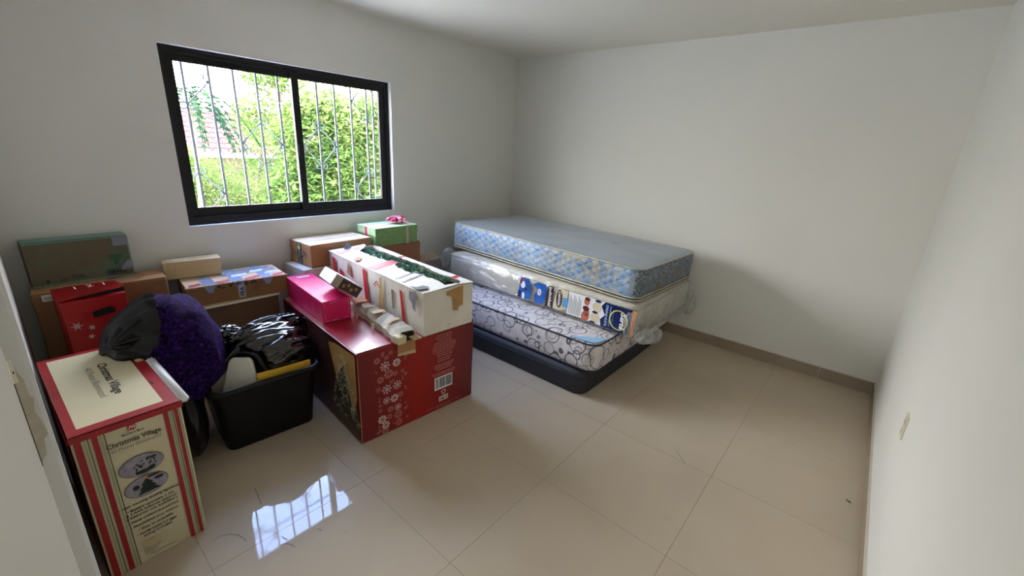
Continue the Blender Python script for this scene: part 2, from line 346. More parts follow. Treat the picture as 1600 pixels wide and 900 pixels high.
class Face:
    """a print surface: origin, u axis, v axis on a thing; shapes are given in metres in (u, v)"""
    def __init__(s, root, o, U, V, eps=0.0015):
        s.root = root; s.o = Vector(o); s.U = Vector(U).normalized(); s.V = Vector(V).normalized(); s.N = s.U.cross(s.V); s.eps = eps
    W = staticmethod(lambda u: u)
    def P(s, u, v, e=0.0): return s.o+s.U*u+s.V*v+s.N*(s.eps+e)
    def polys(s, name, polys, mat, e=0.0, parent=None, th=0.0, join=False):
        if 1 < len(polys) <= 13 and not join:
            return [s.polys(name, [q], mat, e, parent, th) for q in polys]
        bm = bmesh.new()
        for q in polys:
            f = bm.faces.new([bm.verts.new(s.P(s.W(u), v, e)) for u, v in q])
            if th:
                r = bmesh.ops.extrude_face_region(bm, geom=[f]); bmesh.ops.translate(bm, vec=s.N*th, verts=[x for x in r['geom'] if isinstance(x, bmesh.types.BMVert)])
        me = bpy.data.meshes.new(name); many = len(polys) > 13 and not join
        if th: bmesh.ops.recalc_face_normals(bm, faces=bm.faces)
        bm.to_mesh(me); bm.free()
        o = link(name, me, mat, parent or s.root)
        if many: o['kind'] = 'stuff'
        return o
    def rects(s, name, rs, mat, e=0.0, parent=None, th=0.0):
        return s.polys(name, [[(a, b), (c, b), (c, d), (a, d)] for a, b, c, d in rs], mat, e, parent, th)
    def ell(s, cu, cv, ru, rv, n=28, rot=0.0):
        return [(cu+ru*math.cos(t)*math.cos(rot)-rv*math.sin(t)*math.sin(rot), cv+ru*math.cos(t)*math.sin(rot)+rv*math.sin(t)*math.cos(rot)) for t in (2*PI*i/n for i in range(n))]
    def text(s, name, txt, u, v, size, mat, rot=0.0, width=None, align='LEFT', e=0.0005, bold=0.0, parent=None, space=1.0, shear=0.0):
        cu = bpy.data.curves.new('lettering', 'FONT'); cu.body = txt; cu.size = size; cu.align_x = align; cu.resolution_u = 2; cu.offset = bold; cu.space_line = space; cu.shear = shear
        tmp = bpy.data.objects.new('lettering', cu); COL.objects.link(tmp)
        bpy.context.view_layer.update()
        me = bpy.data.meshes.new_from_object(tmp.evaluated_get(bpy.context.evaluated_depsgraph_get()))
        bpy.data.objects.remove(tmp); me.materials.clear()
        xs = [p.co.x for p in me.vertices]; k = 1.0
        if width and xs: k = width/max(1e-6, max(xs)-min(xs))
        c, sn = math.cos(rot), math.sin(rot)
        for p in me.vertices:
            x, y = p.co.x*k, p.co.y
            p.co = s.P(u+x*c-y*sn, v+x*sn+y*c, e)
        return link(name, me, mat, parent or s.root)
def seg(x0, y0, x1, y1, wd):
    dx, dy = x1-x0, y1-y0; L = math.hypot(dx, dy) or 1; nx, ny = -dy/L*wd/2, dx/L*wd/2
    return [(x0+nx, y0+ny), (x0-nx, y0-ny), (x1-nx, y1-ny), (x1+nx, y1+ny)]
def faces_of(root, w, d, h):
    return dict(front=Face(root, (0, 0, 0), (1, 0, 0), (0, 0, 1)), left=Face(root, (0, d, 0), (0, -1, 0), (0, 0, 1)), top=Face(root, (0, 0, h), (1, 0, 0), (0, 1, 0)),
                right=Face(root, (w, 0, 0), (0, 1, 0), (0, 0, 1)))

# ------------------------------------------------------------------ room shell
H, L, XD = 2.5, 3.6, -3.912
WT = 0.15
WX0, WX1, WZ0, WZ1 = -3.150, -1.614, 1.000, 2.050
def wall_mesh(boxes):
    bm = bmesh.new()
    for a, b in boxes: add_box(bm, a, b)
    return bm_done(bm)
structure(link('wall_back', wall_mesh([((XD-WT, 0, 0), (WX0, WT, H)), ((WX1, 0, 0), (WT, WT, H)), ((WX0, 0, 0), (WX1, WT, WZ0)), ((WX0, 0, WZ1), (WX1, WT, H))]), M['wall']))
structure(link('wall_right', wall_mesh([((0, -L-WT, 0), (WT, 0, H))]), M['wall']))
structure(link('wall_front', wall_mesh([((XD-1.6, -L-WT, 0), (0, -L, H))]), M['wall']))
structure(link('ceiling', wall_mesh([((XD-1.6, -L-WT, H), (WT, WT, H+0.12))]), M['ceiling']))
# white plaster reveal lining the window opening
bm = bmesh.new()
for a, b in (((WX1, 0.001, WZ0), (WX1+0.002, WT, WZ1)),):
    pass
t = 0.003
add_box(bm, (WX1-t, 0, WZ0), (WX1, 0.05, WZ1)); add_box(bm, (WX0, 0, WZ0), (WX0+t, 0.05, WZ1))
add_box(bm, (WX0+t, 0, WZ0), (WX1-t, 0.05, WZ0+t)); add_box(bm, (WX0+t, 0, WZ1-t), (WX1-t, 0.05, WZ1))
structure(link('trim_1', bm_done(bm), M['reveal']))
# left wall ends in the door jamb beside the camera; its corner is bevelled
JY = -2.40
bm = bmesh.new()
prof = [(XD-0.033, 0), (XD-0.033, JY+0.075), (XD, JY+0.068), (XD, JY+0.030), (XD-0.004, JY+0.012), (XD-0.020, JY), (XD-WT, JY), (XD-WT, 0)]
lo = [bm.verts.new((x, y, 0)) for x, y in prof]; hi = [bm.verts.new((x, y, H)) for x, y in prof]
for i in range(len(prof)): bm.faces.new((lo[i], lo[(i+1) % 8], hi[(i+1) % 8], hi[i]))
bm.faces.new(lo[::-1]); bm.faces.new(hi)
wl = structure(link('wall_left', bm_done(bm), M['jamb']))
# peeled latch cut-out in the jamb
pf = Face(wl, (XD-0.020, JY, 0), (0.016, 0.012, 0), (0, 0, 1), 0.0006)
pf.polys('peeled_patch', [[(0.0, 1.085), (0.0, 1.25), (0.004, 1.26), (0.007, 1.24), (0.012, 1.225), (0.012, 1.20), (0.0165, 1.19), (0.012, 1.17), (0.017, 1.15), (0.019, 1.125), (0.012, 1.12), (0.010, 1.095)]], plain('bare_plaster', srgb(176, 168, 150), 0.9, 0.12, 40))
pf.rects('latch_slot', [(-0.0008, 1.08, 0.0004, 1.245)], M['hole'], 0.0003)
pf.rects('latch_cover', [(-0.001, 1.225, 0.0045, 1.262)], M['socket'], 0.0006, th=0.001)
pf.rects('latch_hole', [(0.001, 1.240, 0.0025, 1.244)], M['hole'], 0.0022)
# hallway behind the camera
structure(link('wall_hallway', wall_mesh([((XD-1.75, -L-WT, 0), (XD-1.6, 0, H)), ((XD-1.6, -1.2, 0), (XD-WT, -1.1, H))]), M['wall']))

# floor: sub-slab (grout) and one tile object per tile
fl = structure(link('floor', wall_mesh([((XD-1.75, -L-WT, -0.1), (WT, WT, -0.0012))]), M['grout']))
SCUFFS = [[(-3.613, -1.56), (-3.588, -1.552), (-3.558, -1.569), (-3.535, -1.599), (-3.524, -1.637), (-3.524, -1.659)], [(-3.439, -1.772), (-3.421, -1.778), (-3.408, -1.801), (-3.401, -1.825)], [(-3.39, -1.374), (-3.399, -1.438), (-3.408, -1.499)], [(-1.685, -2.752), (-1.713, -2.784), (-1.756, -2.827)], [(-3.303, -1.804), (-3.296, -1.812), (-3.293, -1.829)], [(-3.417, -1.733), (-3.414, -1.755), (-3.406, -1.767)]]
TS, OX, OY, G = 0.6335, -2.388, -2.334, 0.0016
xs = []; i = -6
def cuts(o, lo, hi):
    a = []; k = math.floor((lo-o)/TS)
    while o+k*TS < hi: a.append((max(lo, o+k*TS), min(hi, o+(k+1)*TS))); k += 1
    return [c for c in a if c[1]-c[0] > 0.012]
for (x0, x1) in cuts(OX, XD-1.6, 0.0):
    for (y0, y1) in cuts(OY, -L, 0.0):
        if x1 < XD-WT and y0 > -1.0: continue
        bm = bmesh.new(); add_box(bm, (x0+G/2, y0+G/2, -0.0060), (x1-G/2, y1-G/2, random.uniform(-0.0002, 0.0)))
        link('tile', bm_done(bm), M['tile'], fl)
# scuffs on the tiles
M['scuff'] = plain('scuff', srgb(136, 118, 96), 0.6, 0.2, 60)
for pts in SCUFFS:
    bm = bmesh.new(); A = []
    for k, (x, y) in enumerate(pts):
        a = Vector(pts[max(0, k-1)]); b = Vector(pts[min(len(pts)-1, k+1)]); t_ = (b-a).normalized(); wd = 0.0015*(0.4+math.sin((k+0.5)/len(pts)*PI))
        A.append([bm.verts.new((x-t_.y*sg*wd, y+t_.x*sg*wd, 0.0006)) for sg in (-1, 1)])
    for k in range(len(A)-1): bm.faces.new((A[k][0], A[k][1], A[k+1][1], A[k+1][0]))
    link('scuff_mark', bm_done(bm), M['scuff'], fl)
# baseboards
HB = 0.098
def skirting(name, p0, p1, nrm, seglen=0.6335, off=0.0):
    p0, p1, nrm = Vector(p0), Vector(p1), Vector(nrm); d = (p1-p0); Ln = d.length; d.normalize()
    root = structure(bpy.data.objects.new(name, None)); COL.objects.link(root)
    s = -off
    while s < Ln:
        a, b = max(0, s)+0.0008, min(Ln, s+seglen)-0.0008
        if b-a > 0.01:
            A, B = p0+d*a, p0+d*b+nrm*0.010
            lo_ = (min(A.x, B.x), min(A.y, B.y), 0.0); hi_ = (max(A.x, B.x), max(A.y, B.y), HB-0.004)
            bm = bmesh.new(); add_box(bm, lo_, hi_); link('tile', bm_done(bm), M['baseboard'], root)
        s += seglen
    A, B = p0, p1+nrm*0.0105
    bm = bmesh.new(); add_box(bm, (min(A.x, B.x), min(A.y, B.y), HB-0.004), (max(A.x, B.x), max(A.y, B.y), HB)); link('edge_strip', bm_done(bm), M['baseboard_cap'], root)
skirting('baseboard_right', (0, -L+0.011, 0), (0, 0, 0), (-1, 0, 0), off=0.3)
skirting('baseboard_front', (-2.6, -L, 0), (0, -L, 0), (0, 1, 0), off=0.2)
skirting('baseboard_back', (XD, 0, 0), (-0.011, 0, 0), (0, -1, 0))

# ------------------------------------------------------------------ window
win = structure(bpy.data.objects.new('window_1', None)); COL.objects.link(win)
def ring(bm, x0, x1, z0, z1, y0, y1, wl_, wr, wb, wt_):
    add_box(bm, (x0, y0, z0), (x0+wl_, y1, z1)); add_box(bm, (x1-wr, y0, z0), (x1, y1, z1))
    add_box(bm, (x0+wl_, y0, z0), (x1-wr, y1, z0+wb)); add_box(bm, (x0+wl_, y0, z1-wt_), (x1-wr, y1, z1))
bm = bmesh.new(); ring(bm, WX0, WX1-0.001, WZ0+0.001, WZ1-0.001, 0.046, 0.12, 0.044, 0.034, 0.05, 0.04)
ring(bm, WX0+0.001, WX1-0.002, WZ0+0.002, WZ1-0.002, 0.040, 0.046, 0.030, 0.018, 0.028, 0.02)
link('window_frame', bm_done(bm), M['frame'], win)
bm = bmesh.new(); ring(bm, -3.106, -2.345, 1.050, 2.010, 0.085, 0.108, 0.040, 0.045, 0.058, 0.038)
s1 = link('sash', bm_done(bm), M['frame'], win)
bm = bmesh.new(); ring(bm, -2.398, -1.650, 1.050, 2.010, 0.055, 0.080, 0.046, 0.050, 0.054, 0.040)
s2 = link('sash', bm_done(bm), M['frame'], win)
box_obj('pane', (-3.066, 0.095, 1.108), (-2.390, 0.098, 1.972), M['glass'], s1)
box_obj('pane', (-2.352, 0.066, 1.104), (-1.700, 0.069, 1.970), M['glass'], s2)
box_obj('latch', (-2.392, 0.047, 1.45), (-2.372, 0.055, 1.53), M['frame'], s2, 0.002)
for q in range(3): box_obj('weep_slot', (-3.0+q*0.62, 0.0385, 1.012), (-2.985+q*0.62, 0.0400, 1.018), M['hole'], win)

# wrought-iron grille outside
gr = thing('window_grille', 'pale painted iron security grille with scrolled diamonds outside the window', 'grille', (-3.004, 0.18, 1.10))
BS = 0.1405; ZB, ZT = -0.13, 1.05
for i in range(10):
    bm = bmesh.new(); add_box(bm, (i*BS-0.0065, -0.005, ZB), (i*BS+0.0065, 0.005, ZT)); link('bar', bm_done(bm), M['iron'], gr)
for z in (ZB, ZT-0.03):
    bm = bmesh.new(); add_box(bm, (-0.06, -0.004, z-0.006), (9*BS+0.06, 0.006, z+0.006)); link('rail', bm_done(bm), M['iron'], gr)
for x in (-0.06, 9*BS+0.06):
    bm = bmesh.new(); add_box(bm, (x-0.006, -0.006, ZB-0.006), (x+0.006, 0.006, ZT)); link('bar', bm_done(bm), M['iron'], gr)
for x in (0.0, 9*BS):
    for z in (ZB, ZT-0.03): pass
for x in (-0.06, 9*BS+0.06):
    for z in (0.02, 0.95): box_obj('wall_fixing', (x-0.006, -0.031, z-0.006), (x+0.006, -0.006, z+0.006), M['iron'], gr)
def scroll(cx, cz, a0, side, R0=0.028):
    pts = []
    for q in range(22):
        tt = q/21; a = a0+side*tt*1.7*PI; r = R0*(1-0.62*tt)
        pts.append((cx+r*math.cos(a), 0.0, cz+r*math.sin(a)))
    return pts
for (ix, zc) in ((3, 0.42), (6, 0.42), (0, 0.785), (0, 0.08), (9, 0.785), (9, 0.08)):
    cx = ix*BS; hx, hz = BS*0.96, 0.145
    vs = [(cx, zc+hz), (cx+hx, zc), (cx, zc-hz), (cx-hx, zc)]
    bm = bmesh.new()
    for q in range(4):
        a, b = vs[q], vs[(q+1) % 4]
        if max(a[0], b[0]) > 9*BS+0.07 or min(a[0], b[0]) < -0.07: 
            m_ = ((a[0]+b[0])/2, (a[1]+b[1])/2)
            inner = a if abs(a[0]-cx) < 0.01 else b; a, b = inner, (inner[0]+(m_[0]-inner[0])*0.85, inner[1]+(m_[1]-inner[1])*0.85)
        tube(bm, [(a[0], 0.0, a[1]), (b[0], 0.0, b[1])], 0.0042, 5)
    for q in (0, 2):
        sg = 1 if q == 0 else -1
        for sd_ in (-1, 1):
            tube(bm, scroll(vs[q][0]+sd_*0.028, vs[q][1]+sg*0.004, PI if sd_ > 0 else 0, -sd_*sg), 0.0034, 5)
    for q in (1, 3):
        if -0.02 < vs[q][0] < 9*BS+0.02:
            sg = 1 if q == 1 else -1
            for sd_ in (-1, 1):
                tube(bm, scroll(vs[q][0]-sg*0.004, vs[q][1]+sd_*0.028, -PI/2*sd_, -sg*sd_), 0.0034, 5)
    link('scrolled_diamond', bm_done(bm, True), M['iron'], gr)

# wall socket
ws = thing('wall_socket', 'small cream socket cover on the right-hand wall near the camera', 'socket', (-1.632, -L, 0.572))
box_obj('cover_plate', (-0.034, 0, -0.052), (0.034, 0.006, 0.052), M['socket'], ws, 0.002)
for z in (-0.024, 0.024):
    box_obj('outlet', (-0.013, 0.006, z-0.013), (0.013, 0.0085, z+0.013), M['socket'], ws, 0.001)
    for x in (-0.006, 0.004): box_obj('slot', (x, 0.0086, z-0.004), (x+0.002, 0.0090, z+0.004), M['hole'], ws)
# a leaf scrap on the floor by the wall
bm = bmesh.new(); tube(bm, [(0, 0, 0.002), (0.012, 0.004, 0.004), (0.022, 0.001, 0.002)], 0.0025, 5)
o = link('dead_leaf', bm_done(bm, True), M['darkprint'], loc=(-1.455, -3.545, 0.0006), rot=(0, 0, 0.9)); o['label'] = 'tiny brown dead leaf lying on the tiles by the right wall'; o['category'] = 'leaf'

# ------------------------------------------------------------------ cartons
def taped_carton(name, label, loc, dims, yaw, mat, seed=0, top_seam='x', flapmat=None, pit=0.0, rol=0.0, group=None, bevel=0.004, tape=None, warp=0.003):
    w_, d_, h_ = dims
    root = thing(name, label, 'box', loc, (pit, rol, yaw), group)
    carton_body('body', w_, d_, h_-0.003, mat, root, bevel, warp, seed)
    fm = flapmat or mat
    if top_seam == 'x':
        for (a, b) in ((0.002, d_/2-0.001), (d_/2+0.001, d_-0.002)): box_obj('flap', (0.002, a, h_-0.003), (w_-0.002, b, h_), fm, root, 0.001, 1)
    elif top_seam == 'y':
        for (a, b) in ((0.002, w_/2-0.001), (w_/2+0.001, w_-0.002)): box_obj('flap', (a, 0.002, h_-0.003), (b, d_-0.002, h_), fm, root, 0.001, 1)
    F = faces_of(root, w_, d_, h_)
    if tape:
        if top_seam == 'x': F['top'].rects('tape', [(0.0, d_/2-0.025, w_, d_/2+0.025)], tape)
        else: F['top'].rects('tape', [(w_/2-0.025, 0, w_/2+0.025, d_)], tape)
    return root, F

# --- village box
VB = (0.300, 0.735, 0.614)
root = thing('village_set_box', 'tall cream box with red and green stripes, nearest the camera at left', 'box', (-3.908, -1.480, 0), (0, 0, math.radians(2.0)))
carton_body('body', *VB, M['cream_front'], root, 0.003, 0.004, 1)
F = faces_of(root, *VB); f, tp, lf = F['front'], F['top'], F['left']
for q in (f, tp, lf): q.eps = 0.0045
w_, d_, h_ = VB
f.o = f.o+Vector((0.006, 0, 0))
hh = h_-0.008
f.rects('red_stripe', [(0.001, 0.002, 0.019, hh), (0.044, 0.002, 0.059, hh), (0.238, 0.002, 0.252, hh), (0.270, 0.002, 0.281, hh)], M['red_border'])
f.rects('green_stripe', [(0.026, 0.002, 0.0285, hh), (0.066, 0.002, 0.069, hh), (0.2565, 0.002, 0.260, hh), (0.2845, 0.002, 0.2875, hh)], M['greenline'])
f.rects('dark_stripe', [(0.034, 0.002, 0.0362, hh), (0.0745, 0.002, 0.077, hh), (0.2640, 0.002, 0.2662, hh)], M['darkline'])
f.rects('maker_logo', [(0.136, 0.572, 0.158, 0.594)], M['red_card'])
f.polys('logo_mark', [seg(0.139, 0.576, 0.1445, 0.590, 0.003), seg(0.1445, 0.590, 0.148, 0.580, 0.003), seg(0.148, 0.580, 0.1535, 0.590, 0.003), seg(0.1535, 0.590, 0.155, 0.576, 0.003)], M['white_ink'], 0.0005, join=True)
f.text('lettering', "Member's Mark", 0.1475, 0.558, 0.0115, M['ink'], width=0.062, align='CENTER', bold=0.0002)
f.text('lettering', 'Christmas Village', 0.1475, 0.527, 0.026, M['ink'], width=0.150, align='CENTER', bold=0.0004)
f.text('lettering', '40 Pieces Illuminated', 0.150, 0.506, 0.019, M['greyink'], width=0.140, align='CENTER')
for cv, k in ((0.420, 0), (0.330, 1)):
    f.polys('photo_rim', [f.ell(0.148, cv, 0.064, 0.043)], M['darkline'], 0.0)
    f.polys('photo_oval', [f.ell(0.148, cv, 0.0622, 0.0412)], M['lilac'], 0.0005)
rnd = random.Random(3); P = []
for q in range(26):
    a = rnd.uniform(0, 2*PI); r = rnd.uniform(0.1, 0.85); cu, cv = 0.148+0.052*r*math.cos(a), 0.420+0.032*r*math.sin(a)
    P.append(f.ell(cu, cv, rnd.uniform(0.0015, 0.004), rnd.uniform(0.002, 0.006), 7, rnd.uniform(0, 3)))
f.polys('photo_figures', P, M['ink'], 0.001)
f.polys('photo_figures', [f.ell(0.148, 0.392, 0.022, 0.008), f.ell(0.182, 0.438, 0.012, 0.005), f.ell(0.172, 0.396, 0.011, 0.008)], M['pine'], 0.0012)
f.polys('photo_tree', [[(0.118, 0.300), (0.186, 0.300), (0.170, 0.316), (0.176, 0.318), (0.163, 0.334), (0.168, 0.336), (0.155, 0.352), (0.150, 0.362), (0.144, 0.352), (0.132, 0.336), (0.137, 0.334), (0.124, 0.318), (0.130, 0.316)]], M['pine'], 0.001)
f.polys('photo_figures', [f.ell(0.118, 0.335, 0.010, 0.010), f.ell(0.186, 0.345, 0.014, 0.007), f.ell(0.170, 0.362, 0.024, 0.005)], M['ink'], 0.0011)
f.polys('photo_star', [f.ell(0.150, 0.363, 0.006, 0.006, 5)], M['orange_print'], 0.0015)
lines = ['\u2022 with moving skating figurines', '\u2022 Battery operated, 2 AA', '& 2 AAA batteries required', '( batteries not included )', '\u2022 Hand crafted and painted', '\u2022 Illuminated your houses', '\u2022 Easy to assemble', '\u2022 NOM listed C7 light', 'string included']
vv = 0.268
for q, tx in enumerate(lines):
    f.text('lettering', tx, 0.1475, vv, 0.0135, M['ink'], width=0.0058*len(tx), align='CENTER', bold=0.0003)
    vv -= 0.015 if q in (1, 2, 7) else 0.0215
f.rects('smudged_sticker', [(0.095, 0.070, 0.150, 0.092)], M['kraft_light'])
for q in range(4): f.rects('small_print', [(0.095, 0.056-q*0.008, 0.150-q*0.008, 0.058-q*0.008)], M['greyink'])
f.rects('small_print', [(0.115, 0.022, 0.185, 0.024)], M['greyink'])
# top print
tp.rects('red_border', [(0.0, 0.0, w_, 0.040), (0.0, d_-0.028, w_, d_), (0.0, 0.04, 0.026, d_-0.028), (w_-0.040, 0.04, w_, d_-0.028)], M['red_border'])
tp.rects('cream_panel', [(0.026, 0.040, w_-0.040, d_-0.028)], M['cream_card'])
tp.text('lettering', 'Christmas Village', 0.158, 0.545, 0.040, M['ink'], rot=-PI/2, width=0.33, e=0.0008, bold=0.001)
tp.text('lettering', '40 Pieces Illuminated', 0.116, 0.530, 0.034, M['greyink'], rot=-PI/2, width=0.31, e=0.0008)
tp.polys('tape_scar', [[(0.255, 0.50), (0.275, 0.505), (0.283, 0.47), (0.270, 0.462)], [(0.262, 0.235), (0.270, 0.24), (0.272, 0.20), (0.265, 0.205)]], M['ink'], 0.001)
# overhanging lid edge along the front: red strip and worn corners
bm = bmesh.new(); add_box(bm, (-0.004, -0.006, h_-0.022), (w_+0.006, 0.0, h_+0.004)); bmesh.ops.bevel(bm, geom=bm.edges[:], offset=0.003, segments=2, affect='EDGES')
link('lid_edge', bm_done(bm), M['red_border'], root)
# white foam lid protruding along the right side
bm = bmesh.new(); add_box(bm, (w_+0.001, 0.0, h_-0.012), (w_+0.032, 0.52, h_+0.012)); bmesh.ops.bevel(bm, geom=bm.edges[:], offset=0.007, segments=3, affect='EDGES')
link('foam_insert', bm_done(bm, True), M['foam'], root)
bm = bmesh.new(); add_box(bm, (w_-0.03, 0.46, h_+0.0), (w_+0.03, 0.53, h_+0.014)); bmesh.ops.bevel(bm, geom=bm.edges[:], offset=0.004, segments=2, affect='EDGES'); link('torn_tape', bm_done(bm), M['kraft_light'], root)
lf.rects('red_border', [(0.0, 0.0, 0.74, 0.612)], M['red_border'])

# --- large red tree box
RB = (0.779, 1.058, 0.546); RY = math.radians(-4.5)
root = thing('red_tree_box', 'large red box printed with white snowflakes and barcode beside mattresses', 'box', (-2.880, -1.457, 0), (0, 0, RY))
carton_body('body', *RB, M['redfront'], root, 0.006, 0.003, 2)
F = faces_of(root, *RB); f, tp, lf = F['front'], F['top'], F['left']
for q in (f, tp, lf): q.eps = 0.0035
w_, d_, h_ = RB
for a, b in ((0.004, d_/2-0.001), (d_/2+0.001, d_-0.004)): pass
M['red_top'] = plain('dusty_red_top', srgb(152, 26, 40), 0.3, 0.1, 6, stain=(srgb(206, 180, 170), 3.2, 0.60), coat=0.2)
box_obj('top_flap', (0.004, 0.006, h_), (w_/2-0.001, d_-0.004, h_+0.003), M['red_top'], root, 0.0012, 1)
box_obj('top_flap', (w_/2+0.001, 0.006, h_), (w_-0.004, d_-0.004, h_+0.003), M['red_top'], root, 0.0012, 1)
rnd = random.Random(11); P, P2 = [], []
def flake(cu, cv, R, kind):
    o = []
    n = 8
    for q in range(n):
        a = PI*2*q/n
        c, s_ = math.cos(a), math.sin(a)
        if kind == 0:
            o.append(seg(cu, cv, cu+R*c, cv+R*s_, R*0.10))
            for sg in (-1, 1):
                b = a+sg*0.7; o.append(seg(cu+R*0.6*c, cv+R*0.6*s_, cu+R*0.6*c+R*0.3*math.cos(b), cv+R*0.6*s_+R*0.3*math.sin(b), R*0.09))
        else:
            o.append([(cu+R*.15*c, cv+R*.15*s_), (cu+R*math.cos(a-.27), cv+R*math.sin(a-.27)), (cu+R*1.05*c, cv+R*1.05*s_), (cu+R*math.cos(a+.27), cv+R*math.sin(a+.27))])
    return o
big = [(0.155, 0.43, .034, 0), (0.225, 0.43, .026, 1), (0.175, 0.375, .030, 1), (0.125, 0.355, .022, 1), (0.215, 0.365, .016, 1), (0.11, 0.30, .02, 0), (0.160, 0.285, .034, 0), (0.225, 0.29, .032, 0), (0.155, 0.215, .026, 0), (0.205, 0.212, .027, 1), (0.245, 0.222, .018, 1),
       (0.178, 0.150, .020, 1), (0.225, 0.145, .026, 0), (0.125, 0.105, .028, 1), (0.170, 0.105, .018, 1), (0.225, 0.095, .027, 1), (0.145, 0.060, .026, 1), (0.228, 0.042, .024, 1), (0.140, 0.024, .022, 1), (0.11, 0.475, .020, 1), (0.165, 0.478, .014, 1), (0.19, 0.500, .018, 0), (0.262, 0.365, .016, 0), (0.115, 0.165, .012, 1)]
for u_, v_, R_, kd in big: f.polys('printed_snowflake', flake(u_, v_, R_*0.9, kd), M['white_ink'] if R_ > 0.024 and rnd.random() < .7 else M['pink_ink'], join=True)
for q in range(110):
    u_, v_ = rnd.uniform(0.09, 0.285), rnd.uniform(0.02, 0.51)
    if all(math.hypot(u_-b[0], v_-b[1]) > b[2]+0.011 for b in big): P2.extend(flake(u_, v_, rnd.uniform(0.005, 0.010), 1))
f.polys('small_snowflakes', P2, M['pink_ink'])
rows = [(0.505, .10), (0.490, .11), (0.475, .08), (0.458, .13), (0.443, .15), (0.428, .16), (0.413, .17), (0.398, .15), (0.383, .10), (0.368, .09), (0.350, .08), (0.335, .09), (0.310, .13), (0.295, .14), (0.280, .10), (0.255, .17), (0.242, .15)]
P = []
for v_, wd in rows:
    u_ = 0.545-wd/2
    while u_ < 0.545+wd/2:
        l_ = rnd.uniform(0.006, 0.022); P.append([(u_, v_), (u_+l_, v_), (u_+l_, v_+0.0075), (u_, v_+0.0075)]); u_ += l_+0.004
f.polys('small_print', P, M['pink_ink'])
f.rects('barcode_label', [(0.478, 0.145, 0.612, 0.232)], M['label_white'])
P = []; u_ = 0.488
while u_ < 0.600:
    l_ = rnd.choice((0.0025, 0.004, 0.006)); P.append((u_, 0.156, u_+l_, 0.224)); u_ += l_+rnd.choice((0.0025, 0.004))
f.rects('barcode_bars', P, M['ink'], 0.0006)
P = []
for q in range(3):
    a = PI/2+q*2*PI/3
    P.append(seg(0.545+.016*math.cos(a+.5), 0.118+.016*math.sin(a+.5), 0.545+.016*math.cos(a-.9), 0.118+.016*math.sin(a-.9), 0.006))
    P.append([(0.545+.024*math.cos(a-.8), 0.118+.024*math.sin(a-.8)), (0.545+.008*math.cos(a-.8), 0.118+.008*math.sin(a-.8)), (0.545+.017*math.cos(a-1.35), 0.118+.017*math.sin(a-1.35))])
f.polys('recycling_mark', P, M['white_ink'], join=True)
f.rects('code_label', [(0.510, 0.058, 0.580, 0.092)], M['white_ink'])
f.text('lettering', 'OM 13', 0.545, 0.065, 0.026, M['ink'], width=0.058, align='CENTER', bold=0.0008)
f.rects('small_print', [(0.415+q*0.02, 0.030, 0.431+q*0.02, 0.034) for q in range(13)]+[(0.485+q*0.02, 0.018, 0.501+q*0.02, 0.022) for q in range(6)], M['pink_ink'])
# hanging cardboard tab at the upper edge
f.rects('torn_carton_tab', [(0.232, 0.475, 0.345, 0.545)], M['kraft'], th=0.004)
f.polys('torn_carton_tab', [[(0.228, 0.468), (0.345, 0.455), (0.342, 0.478), (0.232, 0.480)]], M['kraft_pale'], 0.004, th=0.003)
# left face picture: gold room, white-outlined tree
lf.polys('picture_panel', [[(0.40, 0.02), (1.045, 0.02), (1.045, 0.535), (0.02, 0.535), (0.02, 0.3)]], M['darkprint'])
lf.polys('gold_picture', [[(0.72, 0.50), (0.80, 0.52), (1.045, 0.535), (1.045, 0.28), (0.99, 0.16), (0.86, 0.20), (0.78, 0.34)]], M['gold'], 0.0005)
P = []
for q in range(190):
    t_ = rnd.random(); cv = 0.10+0.38*t_; hw = 0.15*(1-t_)+0.03; cu = 0.875+rnd.uniform(-hw, hw); a = rnd.uniform(-1.2, 1.2); ll = rnd.uniform(.015, .05)
    P.append(seg(cu, cv, cu+ll*math.cos(a), cv+ll*math.sin(a), 0.003))
lf.polys('tree_picture', [[(0.76, 0.12), (1.0, 0.08), (0.96, 0.25), (0.90, 0.43), (0.86, 0.40), (0.80, 0.26)]], M['pine'], 0.001)
lf.polys('tree_picture_outline', P, M['cream_print'], 0.0015)
P = []
for q in range(70):
    cu, cv = rnd.uniform(0.42, 0.68), rnd.uniform(0.40, 0.52); a = rnd.uniform(-1.5, 1.5); P.append(seg(cu, cv, cu+.02*math.cos(a), cv+.02*math.sin(a), 0.002))
lf.polys('tree_picture_outline', P, M['pink_ink'], 0.0015)
f.rects('worn_edge', [(0.0, 0.01, 0.004, 0.53)], M['kraft'], 0.0)

ZR = RB[2]+0.0045
# --- magenta box
root, F = taped_carton('magenta_box', 'glossy magenta pink box resting on the large red snowflake box', (-2.814, -0.992, ZR), (0.168, 0.610, 0.135), math.radians(-5.5), M['magenta'], 3, None, bevel=0.002, warp=0.002)
box_obj('lid_flap', (0.001, 0.001, 0.132), (0.167, 0.609, 0.1345), M['magenta'], root, 0.001, 1)
P = []
for a, b, c, d in ((0.012, 0.012, 0.035, 0.014), (0.05, 0.012, 0.09, 0.014), (0.12, 0.015, 0.155, 0.017), (0.012, 0.02, 0.0135, 0.06), (0.012, 0.09, 0.0135, 0.12), (0.155, 0.03, 0.157, 0.07), (0.155, 0.09, 0.157, 0.12), (0.04, 0.12, 0.08, 0.122)): P.append((a, b, c, d))
F['front'].rects('scuff_lines', P, M['pink_pale'], 0.001)
F['left'].rects('scuff_lines', [(0.1+q*0.12, 0.03, 0.102+q*0.12, 0.08+0.02*(q % 2)) for q in range(5)], M['pink_pale'], 0.001)
F['top'].rects('white_sticker', [(0.05, 0.53, 0.13, 0.565)], M['pink_pale'], 0.001)

